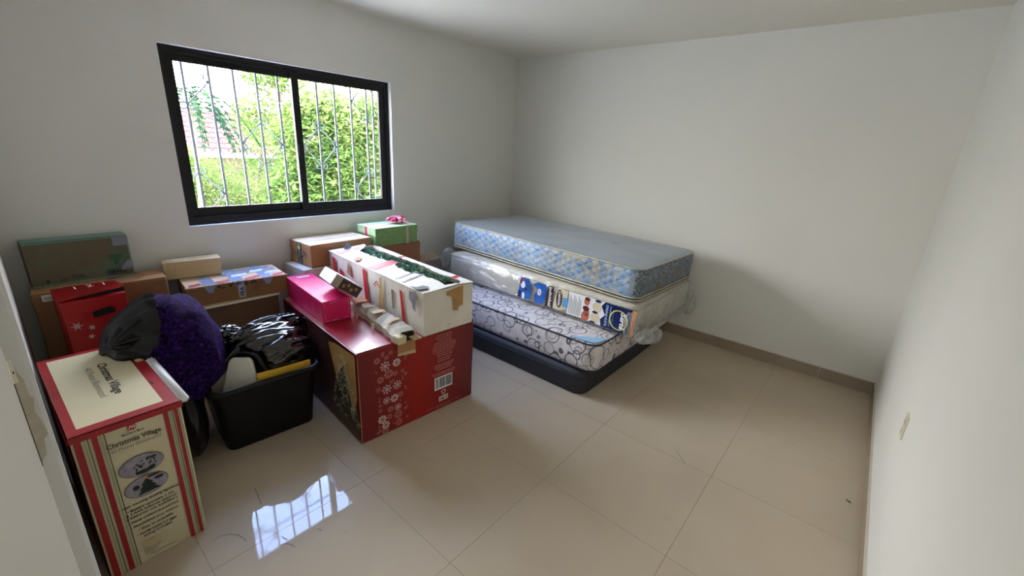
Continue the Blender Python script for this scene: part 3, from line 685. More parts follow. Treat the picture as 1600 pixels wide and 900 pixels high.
# --- white tree box with torn top
WB = (0.355, 1.19, 0.255); WY = math.radians(-3.9)
root = thing('white_tree_box', 'long worn white carton with red stripes and torn open top', 'box', (-2.503, -1.523, ZR+0.0005), (0, 0, WY))
w_, d_, h_ = WB; T = 0.004
bm = bmesh.new()
for a, b in (((0, 0, 0), (w_, d_, T)), ((0, 0, T), (T, d_, h_)), ((w_-T, 0, T), (w_, d_, h_)), ((T, 0, T), (w_-T, T, h_)), ((T, d_-T, T), (w_-T, d_, h_))): add_box(bm, a, b)
bmesh.ops.subdivide_edges(bm, edges=[e for e in bm.edges if e.calc_length() > 0.2], cuts=6, use_grid_fill=True)
for v in bm.verts:
    if v.co.z > 0.02: v.co.x += noise.noise(Vector((v.co.y*3, v.co.z*4, 1)))*0.008; v.co.z += noise.noise(Vector((v.co.y*5, v.co.x*4, 7)))*0.004
link('body', bm_done(bm), M['white_worn'], root)
# left flap, jagged torn edge towards the opening
def flap_mesh(edge, x0, z, th=0.004, tilt=0.0, nz=0.004, seed=0):
    """edge: list of (y, x) torn boundary; flap spans x0..x(y)"""
    bm = bmesh.new(); rows_ = []
    for y, x in edge:
        row = []
        for k in range(5):
            xx = x0+(x-x0)*k/4; zz = z+abs(xx-x0)*tilt+noise.noise(Vector((xx*12, y*6, seed)))*nz
            row.append(bm.verts.new((xx, y, zz)))
        rows_.append(row)
    for i in range(len(rows_)-1):
        for k in range(4): bm.faces.new((rows_[i][k], rows_[i][k+1], rows_[i+1][k+1], rows_[i+1][k]))
    bmesh.ops.recalc_face_normals(bm, faces=bm.faces)
    r = bmesh.ops.extrude_face_region(bm, geom=bm.faces[:]); bmesh.ops.translate(bm, vec=(0, 0, th), verts=[v for v in r['geom'] if isinstance(v, bmesh.types.BMVert)])
    return bm_done(bm)
rnd = random.Random(5)
e1 = [(0.0, 0.245), (0.015, 0.235)]+[(0.03+q*0.029, 0.166+rnd.uniform(-0.010, 0.010)+(0.014*math.sin(q*0.35))) for q in range(36)]+[(1.09, 0.22), (1.15, 0.27), (1.188, 0.275)]
lfp = link('left_flap', flap_mesh([(y-0.004 if i == 0 else y, x) for i, (y, x) in enumerate(e1)], -0.003, h_+0.001, tilt=0.045, seed=1), M['white_card'], root)
e2 = [(-0.004, 0.245)]+[(0.04+q*0.03, 0.300+rnd.uniform(-0.009, 0.009)-(0.012*math.sin(q*0.3))) for q in range(37)]
rfp = link('right_flap', flap_mesh(e2, w_+0.002, h_+0.001, tilt=0.10, seed=4), M['white_card'], root)
# red print stripes follow the flaps as thin bands a little proud
def band(y0, y1, x0, x1, z0, tilt, base, mat=M['red_stripe'], nm='red_stripe', seed=1):
    bm = bmesh.new(); n = 10
    A = []
    for k in range(n+1):
        x = x0+(x1-x0)*k/n
        A.append([bm.verts.new((x, y, z0+abs(x-base)*tilt+noise.noise(Vector((x*12, y*6, seed)))*0.004+0.0052)) for y in (y0(x) if callable(y0) else y0, y1(x) if callable(y1) else y1)])
    for k in range(n): bm.faces.new((A[k][0], A[k+1][0], A[k+1][1], A[k][1]))
    link(nm, bm_done(bm), mat, root)
for yc, wd in ((0.595, 0.032), (0.545, 0.012), (1.04, 0.012), (1.075, 0.012)):
    band(lambda x, yc=yc, wd=wd: yc-wd+x*0.25, lambda x, yc=yc, wd=wd: yc+wd+x*0.25, 0.0, 0.205, h_+0.001, 0.045, -0.003)
for yc, wd in ((0.70, 0.012), (0.72, 0.004), (1.06, 0.012), (0.10, 0.018)):
    band(lambda x, yc=yc, wd=wd: yc-wd+x*0.25-.05, lambda x, yc=yc, wd=wd: yc+wd+x*0.25-.05, 0.295, 0.350, h_+0.001, 0.10, w_+0.002, seed=4)
for yc, wd in ((0.22, 0.012), (0.30, 0.010), (0.82, 0.006)):
    band(lambda x, yc=yc, wd=wd: yc-wd+x*0.25, lambda x, yc=yc, wd=wd: yc+wd+x*0.25, 0.01, 0.19, h_+0.001, 0.045, -0.003, M['grey_tape'] if wd > 0.008 else M['greyink'], 'grey_stripe')
lf = Face(root, (0, d_, 0), (0, -1, 0), (0, 0, 1), 0.009)
lf.polys('red_stripe', [[(0.545, 0.0), (0.595, 0.0), (0.565, 0.245), (0.52, 0.245)], [(0.99, 0.0), (1.025, 0.0), (0.99, 0.22), (0.965, 0.22)], [(0.10, 0.06), (0.14, 0.06), (0.12, 0.23), (0.08, 0.23)], [(0.18, 0.12), (0.25, 0.12), (0.245, 0.15), (0.2, 0.17), (0.18, 0.16)]], M['red_stripe'])
lf.polys('red_emblem', [seg(0.66, 0.17, 0.70, 0.205, 0.008), seg(0.70, 0.205, 0.735, 0.17, 0.008), seg(0.675, 0.165, 0.70, 0.185, 0.006)], M['red_stripe'])
lf.polys('brown_tape', [[(0.715, 0.03), (0.765, 0.03), (0.77, 0.10), (0.765, 0.25), (0.745, 0.24), (0.74, 0.16)]], plain('yellow_tape', srgb(214, 178, 104), 0.4, 0.1, 20), 0.003, th=0.002)
lf.polys('torn_tape', [[(0.305, 0.17), (0.36, 0.15), (0.365, 0.19), (0.33, 0.25)], ], M['kraft'], 0.002, th=0.002)
lf.polys('black_print', [[(0.88, 0.08), (0.90, 0.08), (0.90, 0.20), (0.87, 0.20)]], M['greyink'])
lf.rects('small_print', [(0.76+q*0.012, 0.09+0.02*(q % 3), 0.768+q*0.012, 0.094+0.02*(q % 3)) for q in range(9)], M['greyink'])
ff = Face(root, (0, 0, 0), (1, 0, 0), (0, 0, 1), 0.002)
ff.polys('brown_tape', [[(0.155, 0.235), (0.275, 0.258), (0.275, 0.135), (0.245, 0.130), (0.238, 0.105), (0.205, 0.115), (0.200, 0.20), (0.158, 0.215)]], M['brown_tape'], 0.004, th=0.001)
lfp2 = Face(root, (0, 0, h_), (1, 0, 0), (0, 1, 0), 0.02)
lfp2.polys('torn_tape', [[(-0.004, 0.80), (0.07, 0.88), (0.075, 0.83), (0.03, 0.775)]], M['kraft'], -0.006, th=0.0015)
# crumpled silver tape pieces
def crumple(name, pts, size, mat, parent, seed=0, n=2):
    bm = bmesh.new(); bmesh.ops.create_icosphere(bm, subdivisions=n, radius=1.0)
    for v in bm.verts:
        k = 1+0.45*noise.noise(v.co*2.3+Vector((seed, seed*2, 0)))
        v.co = Vector((v.co.x*size[0]*k, v.co.y*size[1]*k, v.co.z*size[2]*k))+Vector(pts)
    return link(name, bm_done(bm), mat, parent)
lf.polys('silver_tape', [[(1.07, 0.20), (1.075, 0.245), (1.13, 0.255), (1.15, 0.225), (1.125, 0.20), (1.13, 0.14), (1.105, 0.15), (1.10, 0.18)]], M['grey_tape'], 0.002, th=0.004)
lfp2.polys('silver_tape', [[(-0.004, 0.045), (0.05, 0.03), (0.075, 0.055), (0.06, 0.09), (0.02, 0.085), (-0.004, 0.12)]], M['grey_tape'], -0.008, th=0.003)
# raised torn scrap at the far end
bm = bmesh.new(); vs = [bm.verts.new(p) for p in ((0.09, 1.15, h_+0.0), (0.17, 1.16, h_+0.002), (0.135, 1.17, h_+0.06), (0.10, 1.13, h_+0.03))]; bm.faces.new((vs[0], vs[1], vs[2], vs[3])); bmesh.ops.solidify(bm, geom=bm.faces[:], thickness=0.003)
link('torn_scrap', bm_done(bm), M['grey_tape'], root)

# green artificial tree inside
bm = bmesh.new(); rnd = random.Random(9)
for k in range(3):
    x = 0.236+0.040*(k-1)
    for q in range(900):
        y = 0.12+rnd.random()*1.0; base = Vector((x+rnd.uniform(-.014, .014), y, 0.243+rnd.uniform(-.02, .012)))
        dr = Vector((rnd.uniform(-1, 1), rnd.uniform(-.8, .8), rnd.uniform(-.1, 1))).normalized(); ll = rnd.uniform(.014, .030)
        sdv = dr.cross(Vector((rnd.random(), rnd.random(), rnd.random()))).normalized()*0.0022
        a = bm.verts.new(base-sdv); b = bm.verts.new(base+sdv); c = bm.verts.new(base+dr*ll+sdv*.3); d = bm.verts.new(base+dr*ll-sdv*.3); bm.faces.new((a, b, c, d))
me = bpy.data.meshes.new('needles'); bm.to_mesh(me); bm.free()
tree = thing('artificial_tree', 'dark green artificial tree packed inside the torn white carton', 'tree', (-2.503, -1.523, ZR+0.0005), (0, 0, WY))
link('needles', me, M['needles'], tree)['kind'] = 'stuff'
bm = bmesh.new()
for k in range(3): tube(bm, [(0.24+0.032*(k-1)+0.008*math.sin(q*1.3+k), 0.10+q*0.095, 0.235) for q in range(12)], 0.012, 6)
link('branch', bm_done(bm, True), M['pine'], tree)
bm = bmesh.new(); add_box(bm, (0.06, 0.03, 0.0045), (0.30, 1.15, 0.20)); bmesh.ops.bevel(bm, geom=bm.edges[:], offset=0.02, segments=2, affect='EDGES'); link('packed_branches', bm_done(bm), M['pine'], tree)

# --- long crushed thin carton beside the white one
root = thing('crushed_carton', 'long crushed white and tan carton, end torn open, on red box', 'box', (-2.668, -1.500, ZR), (0, 0, math.radians(-4)))
bm = bmesh.new(); rnd = random.Random(21); n = 16; rows_ = []
for k in range(n+1):
    y = 0.66*k/n; row = []
    j = lambda a: rnd.uniform(-a, a)
    for (x, z) in ((0.0, 0.0), (0.004, 0.038), (0.03, 0.060), (0.115, 0.066), (0.125, 0.0)):
        row.append(bm.verts.new((x+j(.006)+(0.050*k/n if x < 0.1 else 0.0), y+j(.006)-(0.0), max(0.0, z+(j(.008) if z > 0 else 0)))))
    rows_.append(row)
for k in range(n):
    for q in range(5): bm.faces.new((rows_[k][q], rows_[k][(q+1) % 5], rows_[k+1][(q+1) % 5], rows_[k+1][q]))
bm.faces.new(rows_[-1])
bmesh.ops.solidify(bm, geom=bm.faces[:], thickness=0.002)
link('body', bm_done(bm), plain('creased_white_card', srgb(240, 232, 212), 0.6, 0.08, 9, stain=(srgb(196, 160, 112), 8.0, 0.62)), root)
box_obj('torn_end', (-0.012, -0.03, 0.002), (0.05, 0.03, 0.05), M['cream_card'], root, 0.012, 2, rot=(0.05, 0.1, 0.25))
box_obj('torn_end', (0.075, -0.055, 0.022), (0.13, 0.02, 0.030), M['kraft_pale'], root, 0.002, 1, rot=(0.05, 0.05, 0.1))
box_obj('dark_inside', (0.03, 0.0, 0.008), (0.11, 0.04, 0.045), M['hole'], root)
Ft = Face(root, (0, 0, 0.073), (1, 0, 0), (0, 1, 0), 0.0)
Ft.rects('orange_print', [(0.032, 0.52, 0.115, 0.62)], M['orange_print'], 0.001, th=0.0015)
Ft.rects('tan_band', [(0.035, 0.30, 0.112, 0.34), (0.035, 0.42, 0.112, 0.435), (0.035, 0.14, 0.112, 0.17)], M['kraft_light'], 0.0, th=0.0015)
Fl = Face(root, (-0.004, 0.66, 0), (0, -1, 0), (0.25, 0, 1), 0.004)
Fl.rects('tan_band', [(0.10, 0.006, 0.125, 0.04), (0.40, 0.004, 0.435, 0.042), (0.22, 0.01, 0.235, 0.04)], M['kraft_light'], 0.003, th=0.001)

# --- small leaning box between magenta box and white carton
root = thing('small_display_box', 'small tilted box, white end and brown printed side, behind magenta box', 'box', (-2.741, -0.969, 0.775), (0, 0, 0))
root.rotation_euler = (Matrix.Rotation(math.radians(-11.2), 4, 'Z') @ Matrix.Rotation(math.radians(-2.4), 4, 'X') @ Matrix.Rotation(math.radians(37.8), 4, 'Y')).to_euler()
bmw, bmd, bmh = 0.180, 0.233, 0.070
carton_body('body', bmw, bmd, bmh, M['kraft_dark'], root, 0.002, 0.001, 6, n=3)
F = faces_of(root, bmw, bmd, bmh)
F['top'].rects('white_panel', [(0.0, 0.0, bmw, bmd)], M['white_card'], 0.0)
F['left'].rects('white_panel', [(0.0, 0.0, bmd, bmh)], M['white_card'], 0.0)
F['front'].rects('pale_panel', [(0.0, 0.0, 0.045, bmh)], M['greyboard'], 0.0)
F['front'].rects('brown_picture', [(0.048, 0.004, bmw, bmh-0.004)], M['darkprint'], 0.0)
F['front'].polys('picture_detail', [F['front'].ell(0.07+0.026*q, 0.028+0.016*(q % 2), 0.009, 0.012, 9) for q in range(4)], M['kraft'], 0.001)

# --- cartons along the window wall
# big brown carton behind the tub
root, F = taped_carton('brown_carton', 'large dusty brown carton behind the black bag and tub', (-3.275, -0.395, 0), (0.455, 0.37, 0.590), math.radians(0), M['kraft_dark'], 8, None)
box_obj('top_flap', (-0.004, -0.018, 0.590), (0.459, 0.368, 0.5945), M['kraft_pale'], root, 0.0015, 1, rot=(0.0, 0, 0))
box_obj('folded_lip', (-0.004, -0.026, 0.583), (0.455, -0.014, 0.5935), M['white_worn'], root, 0.002, 1)
F['front'].polys('scuffed_print', [seg(0.05+q*0.055, 0.44+0.02*math.sin(q*2), 0.085+q*0.055, 0.455+0.02*math.cos(q*3), 0.006) for q in range(7)], M['kraft_orange'], 0.003)

# taped brown carton marked FRA
root, F = taped_carton('taped_carton', 'low brown carton bound with shiny tape and a FRA sticker', (-3.302, -0.362, 0.5955), (0.545, 0.305, 0.116), math.radians(-5.3), M['kraft_orange'], 9, 'x', flapmat=M['kraft_light'])
f, tp, lf = F['front'], F['top'], F['left']; f.eps = 0.003; tp.eps = 0.002
for q, (a, b) in enumerate(((0.085, 0.15), (0.235, 0.30), (0.40, 0.46))):
    tp.rects('tape', [(a, 0.0, b, 0.305)], M['clear_tape'])
    f.polys('tape', [[(a, 0.116), (b, 0.116), ((a+b)/2+0.01, 0.070), ((a+b)/2-0.012, 0.072)]] if q != 1 else [[(a+.01, 0.116), (b, 0.116), (b-0.008, 0.085), (a+.015, 0.085)]], M['clear_tape'])
tp.rects('tape', [(0.02, 0.025, 0.30, 0.055), (0.2, 0.16, 0.52, 0.20), (0.28, 0.22, 0.5, 0.26)], M['clear_tape'], 0.0006)
for (a, b) in ((0.02, 0.075), (0.155, 0.225), (0.305, 0.395), (0.465, 0.535)):
    tp.polys('red_tape', [[(a, 0.008), (b, 0.03), (b+0.004, 0.07), (a, 0.04)]], M['red_stripe'], 0.0012)
tp.polys('painted_glare', [[(0.25, 0.10), (0.33, 0.11), (0.35, 0.16), (0.26, 0.15)], [(0.36, 0.15), (0.44, 0.16), (0.46, 0.21), (0.38, 0.20)], [(0.44, 0.08), (0.50, 0.09), (0.50, 0.12), (0.44, 0.11)]], M['label_white'], 0.001)  # white patches painted on as glare of the shiny tape
f.text('lettering', 'C V P S A .', 0.155, 0.088, 0.046, M['ink'], width=0.235, bold=0.0012)
f.rects('route_sticker', [(0.258, 0.010, 0.296, 0.092)], plain('sticker_grey', srgb(176, 180, 186), 0.4), 0.001)
f.text('lettering', 'FRA', 0.290, 0.020, 0.034, M['navy_print'], rot=PI/2, width=0.058, e=0.0018, bold=0.001)
lf.rects('dented_hole', [(0.26, 0.06, 0.29, 0.09)], M['hole'])
box_obj('tape_overhang', (-0.006, -0.006, 0.112), (0.55, 0.003, 0.119), M['kraft_light'], root, 0.002, 1)

# small kraft shoe box
root = thing('shoe_box', 'small plain kraft shoe box with lid on the taped carton', 'box', (-3.352, -0.135, 0.7175), (0, 0, math.radians(-15)))
root.location = (-3.343, -0.135, 0.7165); root.rotation_euler = (0, 0, math.radians(-8))
SB = (0.288, 0.110, 0.107)
carton_body('body', SB[0], SB[1], 0.075, M['kraft_pale'], root, 0.002, 0.001, 10, n=3)
box_obj('lid', (-0.003, -0.003, 0.056), (SB[0]+0.003, SB[1]+0.003, SB[2]), M['kraft_pale'], root, 0.0015, 2)
Ff = Face(root, (0, -0.003, SB[2]), (1, 0, 0), (0, 1, 0), 0.001); Ff.rects('pale_sticker', [(0.02, 0.05, 0.13, 0.075)], M['white_worn'])

# large brown carton in the left corner
root, F = taped_carton('corner_carton', 'large brown carton in the left corner under the green taped carton', (-3.893, -0.240, 0), (0.535, 0.200, 0.775), math.radians(-3), M['kraft_orange'], 11, 'x', flapmat=M['kraft'], warp=0.008, bevel=0.012)
F['front'].rects('address_label', [(0.035, 0.735, 0.098, 0.768)], M['white_worn'], 0.006)
F['front'].rects('label_print', [(0.042, 0.752, 0.07, 0.755), (0.042, 0.744, 0.085, 0.747)], M['ink'], 0.0075)
# green taped carton on top of it
root, F = taped_carton('green_taped_carton', 'brown carton with green tape edges, highest box in left corner', (-3.874, -0.135, 0.778), (0.402, 0.115, 0.230), math.radians(3.0), M['greencarton'], 12, None, bevel=0.003)
f, tp = F['front'], F['top']; f.eps = 0.003
tp.rects('green_tape', [(0.0, 0.0, 0.402, 0.115)], M['greenedge'])
f.rects('green_tape', [(0.0, 0.222, 0.402, 0.229), (0.0, 0.0, 0.402, 0.008), (0.395, 0.0, 0.402, 0.229)], M['greenedge'])
f.polys('clear_tape', [[(0.335, 0.175), (0.402, 0.175), (0.402, 0.224), (0.333, 0.224)], [(0.345, 0.035), (0.402, 0.04), (0.402, 0.09), (0.385, 0.09), (0.35, 0.055)]], plain('dull_tape', srgb(128, 130, 142), 0.3, 0.1), 0.001)
f.polys('green_mark', [[(0.30, 0.13), (0.375, 0.125), (0.345, 0.095), (0.34, 0.07), (0.325, 0.07), (0.325, 0.09)]], plain('green_paint', srgb(50, 92, 60), 0.6), 0.0008)
f.polys('printed_frame', [seg(0.285, 0.017, 0.392, 0.017, 0.0025), seg(0.285, 0.045, 0.392, 0.045, 0.0025), seg(0.285, 0.017, 0.285, 0.045, 0.0025), seg(0.392, 0.017, 0.392, 0.045, 0.0025)], M['ink'], 0.001)
f.rects('printed_block', [(0.292, 0.022, 0.302, 0.040), (0.306, 0.022, 0.318, 0.040), (0.322, 0.024, 0.336, 0.038), (0.340, 0.022, 0.350, 0.040), (0.354, 0.022, 0.366, 0.032)], M['ink'], 0.001)
f.rects('printed_marks', [(0.10, 0.022, 0.13, 0.026), (0.10, 0.034, 0.13, 0.037), (0.145, 0.024, 0.20, 0.027), (0.145, 0.033, 0.195, 0.038), (0.145, 0.043, 0.19, 0.045), (0.05, 0.016, 0.062, 0.034)], M['ink'], 0.001)

# red carrying box standing in front of the corner carton
root = thing('red_gift_carton', 'upright red carton with white snowflakes and a dark hand hole', 'box', (-3.812, -0.515, 0), (0, 0, math.radians(3)))
carton_body('body', 0.236, 0.235, 0.79, M['red_box'], root, 0.003, 0.002, 13)
f = Face(root, (0, 0, 0), (1, 0, 0), (0, 0, 1), 0.0035)
lid = bmesh.new(); vsl = [lid.verts.new(p) for p in ((-0.002, -0.004, 0.797), (0.238, -0.010, 0.830), (0.238, 0.235, 0.800), (-0.002, 0.235, 0.800))]; lid.faces.new(vsl); bmesh.ops.solidify(lid, geom=lid.faces[:], thickness=0.003)
ld = link('lid', bm_done(lid), M['red_box'], root)
bm = bmesh.new(); vsl = [bm.verts.new(p) for p in ((0.03, -0.0045, 0.7985), (0.233, -0.0045, 0.8005), (0.233, -0.0045, 0.822))]; bm.faces.new(vsl); link('lid_gap', bm_done(bm), M['hole'], root)
tp = Face(root, (0, 0, 0.812), (1, 0, 0), (0, 1, 0.05), 0.006)
tp.text('lettering', '1  2  1', 0.125, 0.075, 0.06, M['white_ink'], width=0.11, align='CENTER', e=0.004)
f.polys('hand_hole', [[(0.100, 0.690), (0.180, 0.700), (0.184, 0.722), (0.165, 0.735), (0.100, 0.722)]], M['hole'], 0.001)
f.polys('hand_hole_fold', [[(0.066, 0.692), (0.10, 0.690), (0.10, 0.722), (0.066, 0.715)]], M['red_card'], 0.001)
for u_, v_, R_ in ((0.035, 0.665, .022), (0.195, 0.66, .02), (0.085, 0.645, .014), (0.075, 0.600, .013), (0.15, 0.60, .016)):
    P = []
    for q in range(6):
        a = q*PI/3; P.append(seg(u_, v_, u_+R_*math.cos(a), v_+R_*math.sin(a), 0.0025)); P.append(seg(u_+R_*.5*math.cos(a), v_+R_*.5*math.sin(a), u_+R_*.5*math.cos(a+PI/3), v_+R_*.5*math.sin(a+PI/3), 0.0022))
    f.polys('printed_snowflake', P, M['white_ink'], join=True)
f.rects('worn_line', [(0.008, 0.55, 0.010, 0.78), (0.216, 0.60, 0.218, 0.78)], M['red_border'])

# tall white carton and tape-bound carton on it
root, F = taped_carton('white_carton', 'plain white carton under the tape-bound brown carton by the window wall', (-2.606, -0.330, 0), (0.46, 0.300, 0.690), math.radians(2), M['white_worn'], 14, 'x')
root, F = taped_carton('bound_carton', 'brown carton with black and teal printed tape, under the window', (-2.545, -0.320, 0.6935), (0.50, 0.295, 0.165), math.radians(2.5), M['kraft'], 15, 'x', flapmat=M['kraft_light'], tape=plain('glossy_tape', srgb(226, 206, 176), 0.2, 0.05))
lf = F['left']; lf.eps = 0.003
lf.polys('printed_tape', [[(0.105, 0.0), (0.165, 0.0), (0.165, 0.162), (0.105, 0.162)]], plain('teal_tape', srgb(96, 122, 116), 0.35, 0.25, 30))
lf.polys('tape_print', [seg(0.108, 0.0, 0.108, 0.162, 0.004), seg(0.162, 0.0, 0.162, 0.162, 0.004), seg(0.11, 0.02, 0.16, 0.06, 0.008), seg(0.16, 0.05, 0.13, 0.09, 0.006), seg(0.03, 0.10, 0.10, 0.06, 0.006), seg(0.0, 0.125, 0.03, 0.10, 0.004)], M['ink'], 0.001)
lf.polys('tape_print', [lf.ell(0.135, 0.125, 0.018, 0.014, 12)], M['yellow_print'], 0.001)
lf.polys('arrow_mark', [seg(0.17, 0.06, 0.20, 0.075, 0.007), seg(0.20, 0.075, 0.225, 0.10, 0.006), seg(0.225, 0.10, 0.238, 0.07, 0.006), seg(0.225, 0.10, 0.195, 0.105, 0.006)], M['ink'], 0.001)

# brown box and green gift box
root, F = taped_carton('grey_carton', 'worn grey carton with loose flaps beside the wrapped mattress', (-1.975, -0.345, 0), (0.36, 0.325, 0.588), math.radians(0), M['greyboard'], 17, None)
bm = bmesh.new()
vs = [bm.verts.new(p) for p in ((0.384, 0.002, 0.592), (0.595, 0.0, 0.602), (0.610, 0.15, 0.618), (0.384, 0.16, 0.593))]; bm.faces.new(vs); bmesh.ops.solidify(bm, geom=bm.faces[:], thickness=0.004)
link('loose_flap', bm_done(bm), M['kraft_light'], root)
bm = bmesh.new(); vs = [bm.verts.new(p) for p in ((0.43, -0.004, 0.40), (0.60, -0.004, 0.42), (0.603, -0.010, 0.585), (0.42, -0.010, 0.588))]; bm.faces.new(vs); bmesh.ops.solidify(bm, geom=bm.faces[:], thickness=0.004)
link('loose_flap', bm_done(bm), M['greyboard'], root)
root, F = taped_carton('flat_brown_box', 'brown box directly beneath the green gift box', (-2.030, -0.335, 0.5935), (0.435, 0.27, 0.184), math.radians(0), plain('red_brown_card', srgb(150, 98, 66), 0.7, 0.06), 18, 'x')
root = thing('green_gift_box', 'green gift box with pink ribbon bow by the window wall', 'gift box', (-2.029, -0.333, 0.778), (0, 0, 0))
GB = (0.402, 0.252, 0.150)
box_obj('body', (0, 0, 0), (GB[0], GB[1], 0.10), M['green_gift'], root, 0.002)
box_obj('lid', (-0.004, -0.004, 0.085), (GB[0]+0.004, GB[1]+0.004, GB[2]), M['green_lid'], root, 0.003)
ff = Face(root, (-0.004, -0.004, 0.085), (1, 0, 0), (0, 0, 1), 0.0012); ff.rects('lid_front_paper', [(0.003, 0.0, 0.407, 0.060)], M['green_gift'])
lf = Face(root, (-0.004, GB[1], 0), (0, -1, 0), (0, 0, 1), 0.0016); lf.rects('ribbon', [(0.11, 0.0, 0.14, 0.150)], M['pink'])
tp = Face(root, (0, 0, GB[2]), (1, 0, 0), (0, 1, 0), 0.0012); tp.rects('ribbon', [(-0.004, 0.112, GB[0]+0.004, 0.142)], M['pink_pale'])
ff.rects('ribbon', [(0.29, -0.085, 0.315, 0.062)], plain('faded_ribbon', srgb(196, 176, 150), 0.4), 0.001)
bow = link('bow', bm_done(bmesh.new()), M['pink'], root)
rnd = random.Random(2)
for q in range(11):
    a = 2*PI*q/11+rnd.uniform(-.2, .2); Lb = rnd.uniform(0.05, 0.10); bm = bmesh.new(); A = []
    tl = rnd.uniform(0.012, 0.03)
    for k in range(13):
        t_ = k/12*2*PI; rx = Lb*(0.5-0.5*math.cos(t_)); rz = tl*math.sin(t_)+0.022+tl*0.4; wv = 0.013
        c, s_ = math.cos(a), math.sin(a)
        A.append([bm.verts.new((0.285+rx*c-sg*wv*s_, 0.125+(rx*s_+sg*wv*c)*0.8, GB[2]+0.004+max(0, rz))) for sg in (-1, 1)])
    for k in range(12): bm.faces.new((A[k][0], A[k][1], A[k+1][1], A[k+1][0]))
    link('ribbon_loop', bm_done(bm, True), M['pink'] if q % 2 else M['pink_pale'], bow)
bm = bmesh.new(); A = []
for k in range(8): A.append([bm.verts.new((0.30+sg*0.014+0.006*k, 0.125-0.016*k, GB[2]+0.012+0.006*math.sin(k))) for sg in (-1, 1)])
for k in range(7): bm.faces.new((A[k][0], A[k][1], A[k+1][1], A[k+1][0]))
link('ribbon_tail', bm_done(bm, True), M['pink'], bow)

# ------------------------------------------------------------------ tub and bags
def rrect(w, d, r, n=6):
    pts = []
    for cx, cy, a0 in ((w/2-r, d/2-r, 0), (-w/2+r, d/2-r, PI/2), (-w/2+r, -d/2+r, PI), (w/2-r, -d/2+r, 1.5*PI)):
        for k in range(n+1): a = a0+PI/2*k/n; pts.append((cx+r*math.cos(a), cy+r*math.sin(a)))
    return pts
tubr = thing('storage_tub', 'black plastic storage tub between the striped box and red box', 'tub', (-3.155, -0.880, 0), (0, 0, math.radians(-4.5)))
def shell(levels):
    bm = bmesh.new(); R_ = []
    for (w, d, r, z) in levels: R_.append([bm.verts.new((x, y, z)) for x, y in rrect(w, d, r)])
    for i in range(len(R_)-1):
        n = len(R_[i])
        for k in range(n): bm.faces.new((R_[i][k], R_[i][(k+1) % n], R_[i+1][(k+1) % n], R_[i+1][k]))
    return bm, R_
bm, R_ = shell([(0.425, 0.335, .04, .0), (0.435, 0.345, .045, .006), (0.500, 0.405, .05, .355), (0.508, 0.413, .05, .357), (0.490, 0.395, .05, .352), (0.425, 0.335, .04, .012)])
bm.faces.new(R_[0][::-1]); bm.faces.new(R_[-1])
link('tub_body', bm_done(bm, False), M['tub'], tubr)
bm, R_ = shell([(0.502, 0.407, .05, .345), (0.545, 0.450, .06, .350), (0.550, 0.455, .06, .362), (0.545, 0.450, .06, .374), (0.520, 0.425, .055, .380), (0.498, 0.403, .05, .374), (0.494, 0.399, .05, .352)])
link('rim', bm_done(bm, True), M['tub'], tubr)

def blob(name, c, rad, mat, parent=None, sub=5, fn=None, loc=(0, 0, 0), smooth=True):
    bm = bmesh.new(); bmesh.ops.create_icosphere(bm, subdivisions=sub, radius=1.0)
    for v in bm.verts:
        d = v.co.copy(); p = Vector((d.x*rad[0], d.y*rad[1], d.z*rad[2])); v.co = (fn(d, p) if fn else p)+Vector(c)
    return link(name, bm_done(bm, smooth), mat, parent, loc)
def ridged(p): return 1-abs(noise.noise(p))*2
# black refuse bag in the tub
bagT = thing('refuse_bag', 'crumpled glossy black refuse bag filling the black storage tub', 'bag', (-3.09, -0.86, 0.36))
def bagfn(d, p):
    # long folds run roughly along x, gathered at the left
    fan = d.y+d.z*0.6+0.35*d.x*(d.y)
    q = Vector((d.x*1.1, fan*3.4, 2.0)); k = 0.11*ridged(q)+0.05*ridged(Vector((d.x*1.8, fan*8.0, 5.0)))+0.025*noise.noise(d*6)
    k *= 0.55+0.45*min(1, abs(d.x+1.0))
    p = p*(0.88+k)
    if p.z < -0.05: p.z = -0.05+(p.z+0.05)*0.2
    if p.z < 0.02: p.x = max(-0.29, min(0.155, p.x)); p.y = max(-0.19, min(0.155, p.y))
    p.x = min(p.x, 0.215)
    if p.x < -0.04: p.y = max(p.y, -0.19+min(0.13, (-0.04-p.x)*1.2))
    return p
blob('bag_body', (0.000, 0.0, 0.045), (0.262, 0.205, 0.175), M['bag'], bagT, 6, bagfn, smooth=True)
def knot(d, p): return p*(0.75+0.35*ridged(Vector((d.x*2.0, d.y*4, d.z*2.5))))
blob('bag_knot', (-0.16, 0.05, 0.20), (0.07, 0.07, 0.045), M['bag'], bagT, 5, knot)
blob('bag_fold', (0.07, 0.10, 0.16), (0.19, 0.05, 0.06), M['bag'], bagT, 6, lambda d, p: p*(0.8+0.3*ridged(Vector((d.x*1.2, d.y*3, d.z*3+1)))))
